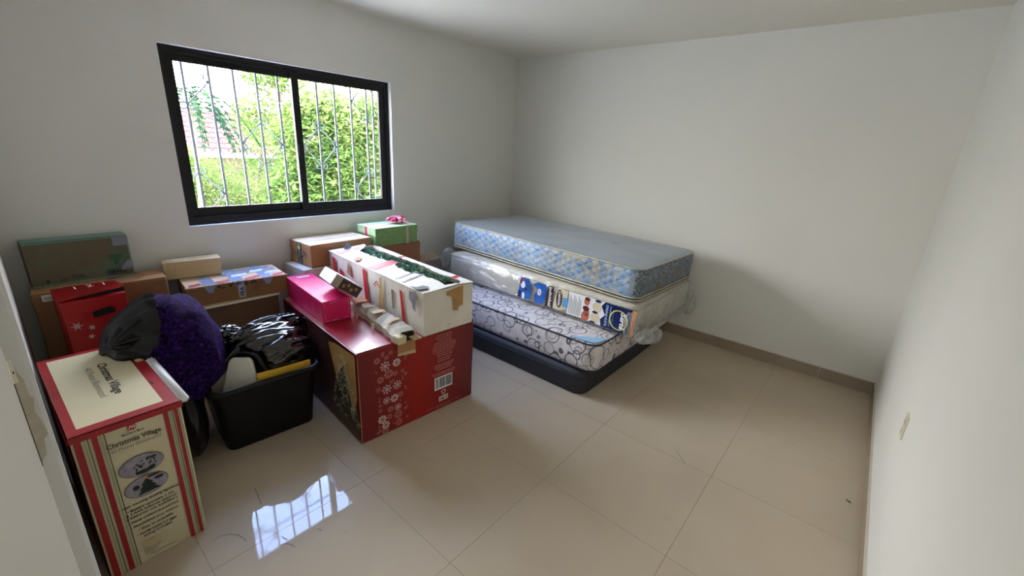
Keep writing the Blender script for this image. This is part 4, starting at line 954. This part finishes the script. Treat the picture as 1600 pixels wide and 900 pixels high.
# things tucked in the tub
o = box_obj('yellow_envelope', (0, 0, 0), (0.27, 0.014, 0.085), M['yellow'], None, 0.004, 2, (-3.215, -1.063, 0.318), (math.radians(-8), math.radians(1.0), math.radians(-4))); o['label'] = 'yellow padded envelope tucked along the front of the black tub'; o['category'] = 'envelope'
lid = thing('white_container_lid', 'white plastic lid standing on edge in the front corner of the tub', 'lid', (-3.285, -1.000, 0.262), (math.radians(-14), math.radians(0), math.radians(-40)))
bm = bmesh.new(); P = rrect(0.150, 0.22, 0.030, 5)
tp_ = lambda x, y: x*(1-0.30*(y/0.11))
A = [bm.verts.new((tp_(x, y), 0.0, 0.11+y)) for x, y in P]; B = [bm.verts.new((tp_(x, y)*0.92, -0.008, 0.11+y*0.94)) for x, y in P]; C = [bm.verts.new((v.co.x, 0.014, v.co.z)) for v in A]
n = len(P)
for k in range(n): bm.faces.new((A[k], A[(k+1) % n], B[(k+1) % n], B[k])); bm.faces.new((C[k], C[(k+1) % n], A[(k+1) % n], A[k]))
bm.faces.new(B); bm.faces.new(C[::-1])
link('lid_panel', bm_done(bm), M['white_plastic'], lid)
o = box_obj('grey_folder', (0, 0, 0), (0.085, 0.006, 0.20), M['greyboard'], None, 0.001, 1, (-3.395, -0.90, 0.22), (0.1, 0.1, -0.1)); o['label'] = 'pale grey card standing in the tub behind the white lid'; o['category'] = 'card'

# purple plush bundle half wrapped in a black bag
pb = thing('purple_blanket_bundle', 'purple plush blanket bundle half wrapped in thin black bag', 'blanket', (-3.49, -0.825, 0))
def pclamp(v):
    # sags between the striped box and the tub
    if v.z < 0.62: v.x = max(v.x, -0.10-max(0, v.z-0.58)*1.5)
    if v.z < 0.40: v.x = min(v.x, 0.050+max(0, v.z-0.37)*4)
    v.y = max(-0.22, min(0.33, v.y)); v.z = max(0.0, v.z)
    return v
def pfn(d, p):
    k = 1+0.05*noise.noise(d*2)+0.03*ridged(Vector((d.x*2.2, d.y*2, d.z*3)))
    p = p*k
    t_ = max(0, -d.x*0.85+d.z*0.30-0.35); p += Vector((-0.09, -0.02, 0.02))*t_
    return p
PCN = Vector((0.005, 0.0, 0.515))
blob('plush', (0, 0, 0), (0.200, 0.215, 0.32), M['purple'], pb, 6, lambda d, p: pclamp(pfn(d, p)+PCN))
pl = pb.children[0] if pb.children else [c for c in bpy.data.objects if c.parent == pb][0]
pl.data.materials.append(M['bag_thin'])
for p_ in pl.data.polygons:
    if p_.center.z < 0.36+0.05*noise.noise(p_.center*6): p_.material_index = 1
bm = bmesh.new(); bmesh.ops.create_icosphere(bm, subdivisions=6, radius=1.0)
kill = [v for v in bm.verts if (-v.co.x*0.85+v.co.z*0.50-v.co.y*0.05) < 0.58+0.10*noise.noise(Vector((v.co.x*2, v.co.y*2.5, v.co.z*2.5)))]
bmesh.ops.delete(bm, geom=kill, context='VERTS')
for v in bm.verts:
    d = v.co.copy(); p = Vector((d.x*0.206, d.y*0.222, d.z*0.328)); a = math.atan2(d.z-0.35, d.y)
    v.co = pclamp(pfn(d, p)*(1.0+0.035*ridged(Vector((a*3.0, d.x*1.0, 2.0))))+PCN)
link('black_wrap', bm_done(bm, True), M['bag_thin'], pb)
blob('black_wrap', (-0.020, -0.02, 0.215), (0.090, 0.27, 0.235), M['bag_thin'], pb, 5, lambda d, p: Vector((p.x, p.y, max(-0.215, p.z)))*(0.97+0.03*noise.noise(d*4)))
# gathered neck of the bag, pointing up-left
bm = bmesh.new()
tip = Vector((-0.225, -0.16, 0.705)); base = Vector((-0.10, -0.05, 0.70)); ax = (tip-base).normalized(); e1_ = ax.cross(Vector((0, 0, 1))).normalized(); e2_ = e1_.cross(ax); R_ = []
for i in range(9):
    t_ = i/8; c = base.lerp(tip, t_); r = 0.075*(1-t_)**0.9+0.012
    R_.append([bm.verts.new(c+(e1_*math.cos(a)+e2_*math.sin(a))*r*(1+0.22*math.cos(a*6+i*.2))) for a in (2*PI*k/36 for k in range(36))])
for i in range(8):
    for k in range(36): bm.faces.new((R_[i][k], R_[i][(k+1) % 36], R_[i+1][(k+1) % 36], R_[i+1][k]))
bm.faces.new(R_[-1])
link('bag_neck', bm_done(bm, True), M['bag_thin'], pb)

# ------------------------------------------------------------------ mattresses
def outline(w, d, rc, inset=0.0, nsl=120, nsw=60, nc=8):
    """rounded rectangle path from front-left going along the left side to the back; origin corner 0,0"""
    r = max(rc-inset, 0.004); x0, y0, x1, y1 = inset, inset, w-inset, d-inset
    def side(p, q, n): return [(p[0]+(q[0]-p[0])*k/n, p[1]+(q[1]-p[1])*k/n) for k in range(n)]
    def arc(cx, cy, a0, n): return [(cx+r*math.cos(a0-PI/2*k/n), cy+r*math.sin(a0-PI/2*k/n)) for k in range(n)]
    pts = []
    pts += side((x0, y0+r), (x0, y1-r), nsl); pts += arc(x0+r, y1-r, PI, nc)
    pts += side((x0+r, y1), (x1-r, y1), nsw); pts += arc(x1-r, y1-r, PI/2, nc)
    pts += side((x1, y1-r), (x1, y0+r), nsl); pts += arc(x1-r, y0+r, 0, nc)
    pts += side((x1-r, y0), (x0+r, y0), nsw); pts += arc(x0+r, y0+r, -PI/2, nc)
    return pts
def mattress_side(w, d, h, rc, prof, fn=None, nsl=120, nsw=60, close=False, topz=None):
    """prof: [(inset, z)]; fn(u, v, nx, ny) -> outward displacement"""
    bm = bmesh.new(); uvl = bm.loops.layers.uv.new('UVMap'); base = outline(w, d, rc, 0, nsl, nsw); N = len(base)
    u = [0.0]
    for k in range(N): a, b = base[k], base[(k+1) % N]; u.append(u[-1]+math.hypot(b[0]-a[0], b[1]-a[1]))
    rows_ = []
    for ins, z in prof:
        o = outline(w, d, rc, ins, nsl, nsw); row = []
        for k, (x, y) in enumerate(o):
            a, b = o[(k-1) % N], o[(k+1) % N]; tx, ty = b[0]-a[0], b[1]-a[1]; q = math.hypot(tx, ty) or 1; nx, ny = -ty/q, tx/q
            dd = fn(u[k], z, nx, ny) if fn else 0.0
            row.append(bm.verts.new((x+nx*dd, y+ny*dd, z)))
        rows_.append(row)
    for i in range(len(rows_)-1):
        for k in range(N):
            f_ = bm.faces.new((rows_[i][k], rows_[i+1][k], rows_[i+1][(k+1) % N], rows_[i][(k+1) % N])); f_.smooth = True
            for lp, (uu_, vv_) in zip(f_.loops, ((u[k], prof[i][1]), (u[k], prof[i+1][1]), (u[k+1], prof[i+1][1]), (u[k+1], prof[i][1]))): lp[uvl].uv = (uu_, vv_)
    if close: bm.faces.new(rows_[0]); bm.faces.new(rows_[-1][::-1])
    me = bpy.data.meshes.new('side'); bmesh.ops.recalc_face_normals(bm, faces=bm.faces); bm.to_mesh(me); bm.free(); return me
def mattress_top(w, d, rc, z, ins0, crown, und=0.004, seed=0, nsl=60, nsw=30, flip=False):
    bm = bmesh.new(); rows_ = []; lim = min(w, d)/2*0.96; n = 22
    for i in range(n+1):
        t_ = i/n; ins = ins0+(lim-ins0)*t_**1.3; o = outline(w, d, rc, ins, nsl, nsw)
        zz = z+crown*math.sin(min(1, t_*3)*PI/2)
        rows_.append([bm.verts.new((x, y, zz+(und*noise.noise(Vector((x*5, y*5, seed))) if i > 0 else 0))) for x, y in o])
    N = len(rows_[0])
    for i in range(n):
        for k in range(N): bm.faces.new((rows_[i][k], rows_[i+1][k], rows_[i+1][(k+1) % N], rows_[i][(k+1) % N]))
    bm.faces.new(rows_[-1])
    bmesh.ops.remove_doubles(bm, verts=bm.verts, dist=1e-5)
    return bm_done(bm, True)
def piping(w, d, rc, z, out, r, wav=0.0):
    bm = bmesh.new(); o = outline(w, d, rc, -out if out > 0 else -out, 60, 30)
    tube(bm, [(x, y, z+wav*noise.noise(Vector((x*4, y*4, z)))) for x, y in o], r, 6, True); return bm_done(bm, True)

# box spring
SPW, SPD, SPH = 1.385, 1.86, 0.180
sp = thing('box_spring', 'dark navy double bed base on the floor under the mattresses', 'bed base', (-1.603, -2.075, 0))
link('base_body', mattress_side(SPW, SPD, SPH, 0.09, [(0.012, 0.0), (0.003, 0.008), (0, 0.03), (0.0, 0.125), (0.006, 0.150), (0.020, 0.168), (0.04, 0.178), (0.10, 0.180)], lambda u, v, a, b: 0.003*noise.noise(Vector((u*3, v*8, 0))), 60, 40, True), M['navy'], sp)
link('piping', piping(SPW, SPD, 0.09, 0.128, 0.001, 0.0035), M['navy_pipe'], sp)
# swirl mattress
MW, MD, MH = 1.35, 1.86, 0.212
mt = thing('swirl_mattress', 'white double mattress with navy circles, directly on the navy base', 'mattress', (-1.572, -2.118, 0.1795))
mt.rotation_euler = (math.radians(0.15), 0, 0)
prof = [(0.06, 0.0), (0.010, 0.004), (0.0, 0.014), (-0.004, 0.05), (-0.006, 0.10), (-0.004, 0.16), (0.0, 0.196), (0.004, 0.203)]
link('side', mattress_side(MW, MD, MH, 0.085, prof, lambda u, v, a, b: 0.003*math.sin(u*22)*math.sin(v/0.21*PI)), M['swirl'], mt)
link('top', mattress_top(MW, MD, 0.085, 0.203, 0.002, 0.008, 0.004, 3), M['swirl'], mt)
link('piping', piping(MW, MD, 0.085, 0.204, 0.004, 0.0055), M['navy_pipe'], mt)
link('piping', piping(MW, MD, 0.085, 0.010, 0.003, 0.005), M['navy_pipe'], mt)
Ft = Face(mt, (0, 0, 0.2125), (1, 0, 0), (0, 1, 0), 0.002)
Ft.polys('blue_corner_patch', [[(0.012, 0.20), (0.012, 0.10), (0.03, 0.04), (0.08, 0.012), (0.16, 0.012), (0.135, 0.05), (0.10, 0.08), (0.085, 0.13), (0.05, 0.16), (0.03, 0.21)]], M['sky_patch'])
# wrapped mattress
pm = thing('wrapped_mattress', 'cream mattress in clear plastic with printed label, middle of the stack', 'mattress', (-1.285, -2.245, 0.3995), (math.radians(0.6), math.radians(0.4), 0))
PW, PD, PH = 1.06, 1.90, 0.222
prof = [(0.08, 0.0), (0.02, 0.004), (0.004, 0.02), (0.0, 0.06), (0.0, 0.15), (0.008, 0.19), (0.03, 0.213), (0.06, 0.219)]
def wr(u, v, a, b): return 0.006*noise.noise(Vector((u*6, v*10, 2)))+0.003*ridged(Vector((u*14, v*4, 5)))-0.003
link('side', mattress_side(PW, PD, PH, 0.07, prof, wr), M['cream_tick'], pm)
link('top', mattress_top(PW, PD, 0.07, 0.219, 0.06, 0.006, 0.003, 5), M['cream_tick'], pm)
link('bottom', mattress_top(PW, PD, 0.07, 0.0, 0.08, 0.0, 0.0, 5), M['cream_tick'], pm)
link('piping', piping(PW, PD, 0.07, 0.196, -0.008, 0.005), M['cream_pipe'], pm)
def wr2(u, v, a, b): return 0.010+0.010*ridged(Vector((u*5, v*7+u*2, 9)))*0.8+0.006*noise.noise(Vector((u*15, v*12, 2)))
link('plastic_film', mattress_side(PW, PD, PH, 0.07, [(0.04, -0.0), (0.0, 0.004), (-0.004, 0.03), (-0.004, 0.07), (-0.004, 0.11), (-0.002, 0.15), (0.004, 0.185), (0.03, 0.218)], wr2), M['film'], pm)
# printed label on the film, long side: u grows towards the camera
lb = Face(pm, (-0.0285, 2.245-1.235, 0.0), (0, -1, 0), (0, 0, 1), 0.0)
def remap(u, T=((-1, -1), (0, 0), (.385, .345), (.53, .47), (.70, .61), (.835, .765), (.99, .985), (1.02, 1.02), (2, 2))):
    for (a, b), (c, d) in zip(T, T[1:]):
        if u <= c: return b+(u-a)/(c-a)*(d-b)
    return u
lb.W = remap
def LP(nm, q, mat, e=0.0): lb.polys(nm, [q], mat, e)
LP('label_blue_photo', [(0.0, 0.03), (0.13, 0.035), (0.145, 0.10), (0.12, 0.205), (0.02, 0.20), (0.004, 0.1)], M['blue_print'])
LP('label_violet', [(0.015, 0.15), (0.05, 0.12), (0.085, 0.17), (0.07, 0.205), (0.018, 0.203)], plain('violet_print', srgb(96, 88, 172), 0.35, 0.2, 30), 0.001)
lb.polys('label_figures', [lb.ell(0.05, 0.145, 0.026, 0.03, 12), lb.ell(0.06, 0.055, 0.016, 0.03, 12)], M['label_white'], 0.0015)
lb.polys('label_figures', [lb.ell(0.028, 0.165, 0.013, 0.016, 10), lb.ell(0.085, 0.115, 0.012, 0.012, 10)], M['brownhair'], 0.002)
LP('label_dark', [(0.0, 0.032), (0.028, 0.032), (0.03, 0.09), (0.0, 0.09)], M['navy_print'], 0.001)
LP('label_blue_photo', [(0.19, 0.03), (0.285, 0.035), (0.31, 0.12), (0.30, 0.20), (0.21, 0.20), (0.165, 0.175), (0.21, 0.14), (0.18, 0.09)], M['blue_print'])
lb.polys('label_figures', [lb.ell(0.235, 0.125, 0.022, 0.028, 12)], M['label_white'], 0.001)
lb.polys('label_figures', [lb.ell(0.237, 0.125, 0.005, 0.03, 10, 0.6)], M['skin'], 0.0015)
LP('label_dark', [(0.30, 0.028), (0.39, 0.030), (0.375, 0.10), (0.385, 0.20), (0.335, 0.20), (0.32, 0.15)], M['darkprint'])
lb.text('lettering', 'Individual', 0.302, 0.195, 0.040, M['label_white'], rot=-PI/2, width=0.155, e=0.002, bold=0.001)
LP('label_tan', [(0.385, 0.035), (0.46, 0.035), (0.53, 0.06), (0.53, 0.20), (0.43, 0.20), (0.40, 0.13)], M['cream_print'])
lb.polys('label_oval', [lb.ell(0.447, 0.125, 0.032, 0.072, 20)], M['darkprint'], 0.001)
lb.text('lettering', 'Colch\u00f3n', 0.390, 0.185, 0.034, M['label_white'], rot=-PI/2, width=0.115, e=0.002, bold=0.001)
LP('label_blue', [(0.486, 0.07), (0.54, 0.07), (0.545, 0.145), (0.486, 0.145)], plain('sky_print', srgb(96, 160, 214), 0.35), 0.0015)
LP('label_text_panel', [(0.535, 0.030), (0.70, 0.030), (0.70, 0.205), (0.545, 0.205)], M['label_white'])
lb.rects('label_small_print', [(0.555+q*0.016, 0.04, 0.560+q*0.016, 0.185-0.02*(q % 3)) for q in range(8)], M['greyink'], 0.001)
LP('label_photo_background', [(0.70, 0.028), (0.90, 0.022), (0.90, 0.205), (0.70, 0.205)], M['label_white'])
lb.polys('label_person', [lb.ell(0.722, 0.165, 0.020, 0.026, 12), lb.ell(0.718, 0.055, 0.030, 0.035, 14), lb.ell(0.725, 0.085, 0.022, 0.03, 12)], M['skin'], 0.001)
lb.polys('label_hair', [lb.ell(0.725, 0.188, 0.020, 0.014, 12), lb.ell(0.72, 0.115, 0.024, 0.020, 12)], M['brownhair'], 0.0015)
lb.polys('label_fabric_ball', [lb.ell(0.795, 0.150, 0.032, 0.036, 16), lb.ell(0.790, 0.068, 0.034, 0.036, 16)], M['cream_print'], 0.001)
lb.polys('label_fabric_shade', [lb.ell(0.785, 0.108, 0.020, 0.010, 10), lb.ell(0.80, 0.195, 0.022, 0.010, 10), lb.ell(0.775, 0.032, 0.022, 0.007, 10)], M['navy_print'], 0.0015)
LP('label_navy_panel', [(0.835, 0.022), (0.990, 0.018), (0.990, 0.205), (0.845, 0.205), (0.825, 0.17), (0.85, 0.11), (0.825, 0.07)], M['navy_print'], 0.0012)
lb.text('lettering', 'DREAM SUITE', 0.790, 0.190, 0.024, plain('pale_blue_ink', srgb(176, 200, 228), 0.5), rot=-PI/2, width=0.155, e=0.002, bold=0.0008)
lb.text('lettering', 'Continuous Support', 0.822, 0.190, 0.015, plain('pale_blue_ink', srgb(140, 170, 208), 0.5), rot=-PI/2, width=0.15, e=0.002, bold=0.0004)
lb.text('lettering', 'Luxury for all', 0.846, 0.170, 0.013, plain('pale_blue_ink', srgb(140, 170, 208), 0.5), rot=-PI/2, width=0.12, e=0.002)
def annulus(cu, cv, ru, rv, t0, a0=0, a1=2*PI, n=26):
    return [[(cu+ru*math.cos(a), cv+rv*math.sin(a)), (cu+ru*math.cos(b), cv+rv*math.sin(b)), (cu+(ru-t0)*math.cos(b), cv+(rv-t0)*math.sin(b)), (cu+(ru-t0)*math.cos(a), cv+(rv-t0)*math.sin(a))] for a, b in ((a0+(a1-a0)*k/n, a0+(a1-a0)*(k+1)/n) for k in range(n))]
lb.polys('logo_ring', annulus(0.925, 0.105, 0.050, 0.072, 0.007), M['yellow_print'], 0.002, join=True)
lb.text('lettering', 'Serta', 0.906, 0.165, 0.048, M['label_white'], rot=-PI/2, width=0.118, e=0.0025, bold=0.0018, shear=0.2)
LP('label_orange_strip', [(0.990, 0.015), (1.012, 0.02), (1.014, 0.20), (0.990, 0.205)], M['orange_label'], 0.0012)
lb.rects('label_small_print', [(0.998, 0.06+q*0.02, 1.006, 0.072+q*0.02) for q in range(6)], M['skin'], 0.002)
# crumpled film ends
def film_tuft(c, size, seed, nm='plastic_film_end', sub=5):
    def fn(d, p):
        k = 0.75+0.45*ridged(Vector((d.x*2.5, d.y*2.5, d.z*1.2))+Vector((seed, 0, 0)))
        return p*k
    o = blob(nm, c, size, FILM2, pm, sub, fn); return o
FILM2 = glass('crumpled_film', (0.93, 0.93, 0.92, 1), 0.08, 0.08, 0.8, base=((0.85, 0.85, 0.84, 1), 0.16))
film_tuft((0.025, -0.045, 0.035), (0.055, 0.07, 0.055), 2)
film_tuft((0.12, -0.085, 0.015), (0.085, 0.045, 0.05), 6)
film_tuft((-0.02, 0.03, 0.10), (0.03, 0.05, 0.09), 9)
film_tuft((0.05, 1.95, 0.13), (0.07, 0.06, 0.10), 12)
film_tuft((1.03, -0.02, 0.03), (0.05, 0.04, 0.10), 15)
# front sheet of film sagging over the short end
bm = bmesh.new(); G_ = []
for i in range(25):
    row = []
    for j in range(9):
        x = 0.02+1.03*i/24; z = 0.215-0.25*j/8*(1 if i > 16 else 0.86); y = -0.012-0.02*math.sin(j/8*PI)+0.012*noise.noise(Vector((x*8, z*9, 3)))-0.012
        row.append(bm.verts.new((x, y, z)))
    G_.append(row)
for i in range(24):
    for j in range(8): bm.faces.new((G_[i][j], G_[i+1][j], G_[i+1][j+1], G_[i][j+1]))
link('plastic_film', bm_done(bm, True), M['film'], pm)

# blue mattress on top
bmr = thing('blue_mattress', 'blue quilted mattress with slate top, uppermost of the stack', 'mattress', (-1.236, -2.196, 0.632), (math.radians(0.95), math.radians(0.1), math.radians(-2.6)))
BW, BD, BH = 0.99, 1.949, 0.235
def q_fn(u, v, nx, ny):
    if ny < -0.6 or v < 0.03 or v > 0.222: return 0.0
    a, c = u/0.090*PI, v/0.054*PI
    e_ = min(1, (v-0.03)/0.02, (0.222-v)/0.02)
    return 0.009*min(abs(math.sin(a+c)), abs(math.sin(a-c)))*e_+0.002*noise.noise(Vector((u*9, v*9, 0)))
prof = [(0.004, 0.024), (0.0, 0.032)]+[(-0.004*math.sin(PI*k/16), 0.032+0.190*k/16) for k in range(1, 17)]+[(0.003, 0.228)]
me = mattress_side(BW, BD, BH, 0.075, prof, q_fn, 190, 80)
me.materials.append(M['quilt']); me.materials.append(M['damask'])
for p_ in me.polygons:
    if p_.normal.y < -0.75 or (p_.normal.x > 0.75): p_.material_index = 1
link('side', me, None, bmr)
link('top', mattress_top(BW, BD, 0.075, 0.228, 0.002, 0.010, 0.006, 8), M['slate'], bmr)
link('piping', piping(BW, BD, 0.075, 0.229, 0.004, 0.006, 0.002), M['cream_pipe'], bmr)
link('piping', piping(BW, BD, 0.075, 0.026, 0.004, 0.006, 0.002), M['cream_pipe'], bmr)
link('lower_band', mattress_side(BW, BD, BH, 0.075, [(0.006, 0.004), (0.002, 0.014), (0.006, 0.024)], None, 60, 30, False), M['dark_pipe'], bmr)
link('piping', piping(BW, BD, 0.075, 0.006, 0.004, 0.006, 0.002), M['cream_pipe'], bmr)
link('bottom', mattress_top(BW, BD, 0.075, 0.002, 0.004, 0.0, 0.0, 8), M['slate'], bmr)

# ------------------------------------------------------------------ garden
structure(link('trim_2', wall_mesh([((-9, WT+0.001, -0.6), (9, 14, -0.3))]), M['terrace'])); bpy.data.objects['trim_2'].name = 'ground'
def leaves(bm, n, cen, rad, ll, rnd, droop=0.2, shellp=0.6, aspect=0.45):
    for q in range(n):
        d = Vector((rnd.gauss(0, 1), rnd.gauss(0, 1), rnd.gauss(0, 1))).normalized()*(rnd.random()**(1-shellp))
        p = Vector((cen[0]+d.x*rad[0], cen[1]+d.y*rad[1], cen[2]+d.z*rad[2]))
        t_ = Vector((rnd.gauss(0, 1), rnd.gauss(0, 1), rnd.gauss(0, .6)-droop)).normalized(); s_ = t_.cross(Vector((rnd.gauss(0, .5), rnd.gauss(0, .5), 1))).normalized()
        L_ = ll*rnd.uniform(.6, 1.3); nrm = t_.cross(s_)*L_*0.12
        v = [bm.verts.new(p), bm.verts.new(p+t_*L_*.5+s_*L_*aspect*.5+nrm), bm.verts.new(p+t_*L_), bm.verts.new(p+t_*L_*.5-s_*L_*aspect*.5+nrm)]
        bm.faces.new((v[0], v[1], v[2])); bm.faces.new((v[0], v[2], v[3]))
def shrub(name, label, cat, loc, clumps, n, ll, mat, seed, aspect=0.45, trunk_h=1.0):
    root = thing(name, label, cat, loc); rnd = random.Random(seed); bm = bmesh.new()
    for c, r in clumps: leaves(bm, n, c, r, ll, rnd, aspect=aspect)
    me = bpy.data.meshes.new('foliage'); bm.to_mesh(me); bm.free(); link('foliage', me, mat, root)['kind'] = 'stuff'
    bm = bmesh.new()
    for c, r in clumps: tube(bm, [(0.02, 0, 0), (c[0]*0.4, c[1]*0.4, c[2]*0.5), c], 0.018, 6)
    link('stem', bm_done(bm, True), M['trunk'], root)
    return root
shrub('leafy_shrub', 'broad-leaved lime green shrub filling the right half of the window', 'shrub', (-1.05, 1.9, -0.3),
      [((-0.55, 0.0, 1.2), (.36, .3, .5)), ((-0.1, 0.1, 2.15), (.5, .3, .3)), ((0.6, 0.2, 2.15), (.5, .3, .3)), ((-0.2, 0.0, 1.6), (.4, .3, .5)), ((0.45, 0.3, 1.5), (.5, .3, .6)), ((0.1, .3, 0.9), (.6, .3, .4)), ((-0.35, 0.1, 1.9), (.42, .3, .40)), ((0.2, 0.1, 1.7), (.5, .35, .5)), ((0.25, 0.1, 1.1), (.5, .35, .5)), ((0.75, .2, 1.8), (.45, .35, .6)), ((0.7, .2, 1.2), (.45, .35, .6)), ((-.15, .2, 1.4), (.4, .3, .5))], 1500, 0.088, M['leaf_mid'], 1)
shrub('feathery_shrub', 'fine-leaved lime green shrub low in the left half of the window', 'shrub', (-1.95, 2.75, -0.3),
      [((-0.6, 0.0, 1.0), (.5, .35, .45)), ((-0.45, -0.5, 0.95), (.5, .3, .4)), ((-0.5, -0.45, 1.38), (.42, .25, .32)), ((-0.72, -0.45, 1.60), (.22, .2, .25)), ((-0.05, -0.4, 1.25), (.45, .3, .4)), ((-0.75, -0.4, 1.25), (.35, .3, .25)), ((0.1, -0.3, 0.9), (.5, .3, .35)), ((-0.1, 0.0, 1.1), (.5, .35, .5)), ((-0.45, 0.2, 1.45), (.35, .3, .28)), ((0.45, 0.1, 1.2), (.45, .35, .5)), ((0.35, 0.1, 1.75), (.32, .3, .35)), ((0.95, .1, 1.3), (.4, .3, .6)), ((0.2, 0.1, 0.7), (.7, .4, .4))], 1900, 0.042, M['leaf_lime'], 2, 0.32)
shrub('yellow_green_tree', 'loose yellow-green tree behind the two shrubs in the garden', 'tree', (-0.3, 4.2, -0.3),
      [((-0.75, 0.0, 2.15), (.42, .4, .42)), ((-0.5, 0.0, 2.75), (.5, .4, .25)), ((0.1, 0, 2.2), (.5, .5, .6)), ((0.8, 0, 2.2), (.6, .5, .6)), ((0.6, 0, 1.4), (.8, .5, .8)), ((1.4, 0, 1.9), (.6, .5, .9)), ((-0.2, 0, 1.4), (.5, .5, .5))], 1400, 0.085, M['leaf_lime'], 3, 0.4)
# fern palm at the left
root = thing('fern_palm', 'dark green fern fronds at the upper left of the window', 'palm', (-2.62, 1.55, -0.3)); rnd = random.Random(6)
bm = bmesh.new()
for q in range(18):
    a = rnd.uniform(0, 2*PI); A = Vector((0, 0, 2.0+rnd.uniform(0, .25))); pts = []
    for k in range(14):
        t_ = k/13; pts.append(A+Vector((math.cos(a)*t_*0.52, math.sin(a)*t_*0.4, 0.35*t_-0.75*t_*t_)))
    tube(bm, pts, 0.004, 4)
    for k in range(1, 13):
        tdir = (pts[k+1]-pts[k-1]).normalized(); sdr = tdir.cross(Vector((0, 0, 1))).normalized()
        for sg in (-1, 1):
            e_ = pts[k]+sdr*sg*0.10*(1-abs(k/13-.4))+tdir*0.05; b_ = pts[k]+tdir*0.034
            v = [bm.verts.new(pts[k]), bm.verts.new((pts[k]+e_)/2+tdir*.012), bm.verts.new(e_), bm.verts.new(b_)]; bm.faces.new(v)
link('fronds', bm_done(bm), M['leaf_dark'], root)['kind'] = 'stuff'
bm = bmesh.new(); tube(bm, [(-0.12, 0, 0), (-0.08, 0, 0.9), (0, 0, 2.15)], 0.018, 8); link('trunk', bm_done(bm, True), M['trunk'], root)
cb = bmesh.new(); tube(cb, [(-9+q*0.8, 3.0, 4.55+0.012*(q-11)**2*0.3) for q in range(24)], 0.010, 6)
o = link('overhead_cable', bm_done(cb, True), M['hole']); o['label'] = 'dark overhead cable crossing the sky above the garden'; o['category'] = 'cable'
# neighbour's clay-tiled lean-to and wall
root = thing('tiled_outbuilding', 'small outbuilding with sloping clay tile roof seen through the window', 'building', (-2.5, 5.0, -0.3))
box_obj('wall', (0.0, 0.7, 0.0), (3.4, 0.85, 1.45), M['garden_wall'], root)
bm = bmesh.new()
for i in range(30):
    for j in range(9):
        x = -0.1+i*0.12; y = 0.55+j*0.17; z = 1.50+j*0.085
        pts = [(x+0.055*math.cos(PI*k/4), y, z+0.04*math.sin(PI*k/4)) for k in range(5)]; pts2 = [(p[0], y+0.2, p[2]+0.085) for p in pts]
        A = [bm.verts.new(p) for p in pts]; B = [bm.verts.new(p) for p in pts2]
        for k in range(4): bm.faces.new((A[k], A[k+1], B[k+1], B[k]))
link('roof_tiles', bm_done(bm), M['brick'], root)['kind'] = 'stuff'
box_obj('roof_slab', (-0.15, 0.5, 0.0), (3.5, 2.15, 0.03), M['brick'], root, loc=(0, 0.27, 1.325), rot=(math.atan2(0.085, 0.17), 0, 0))
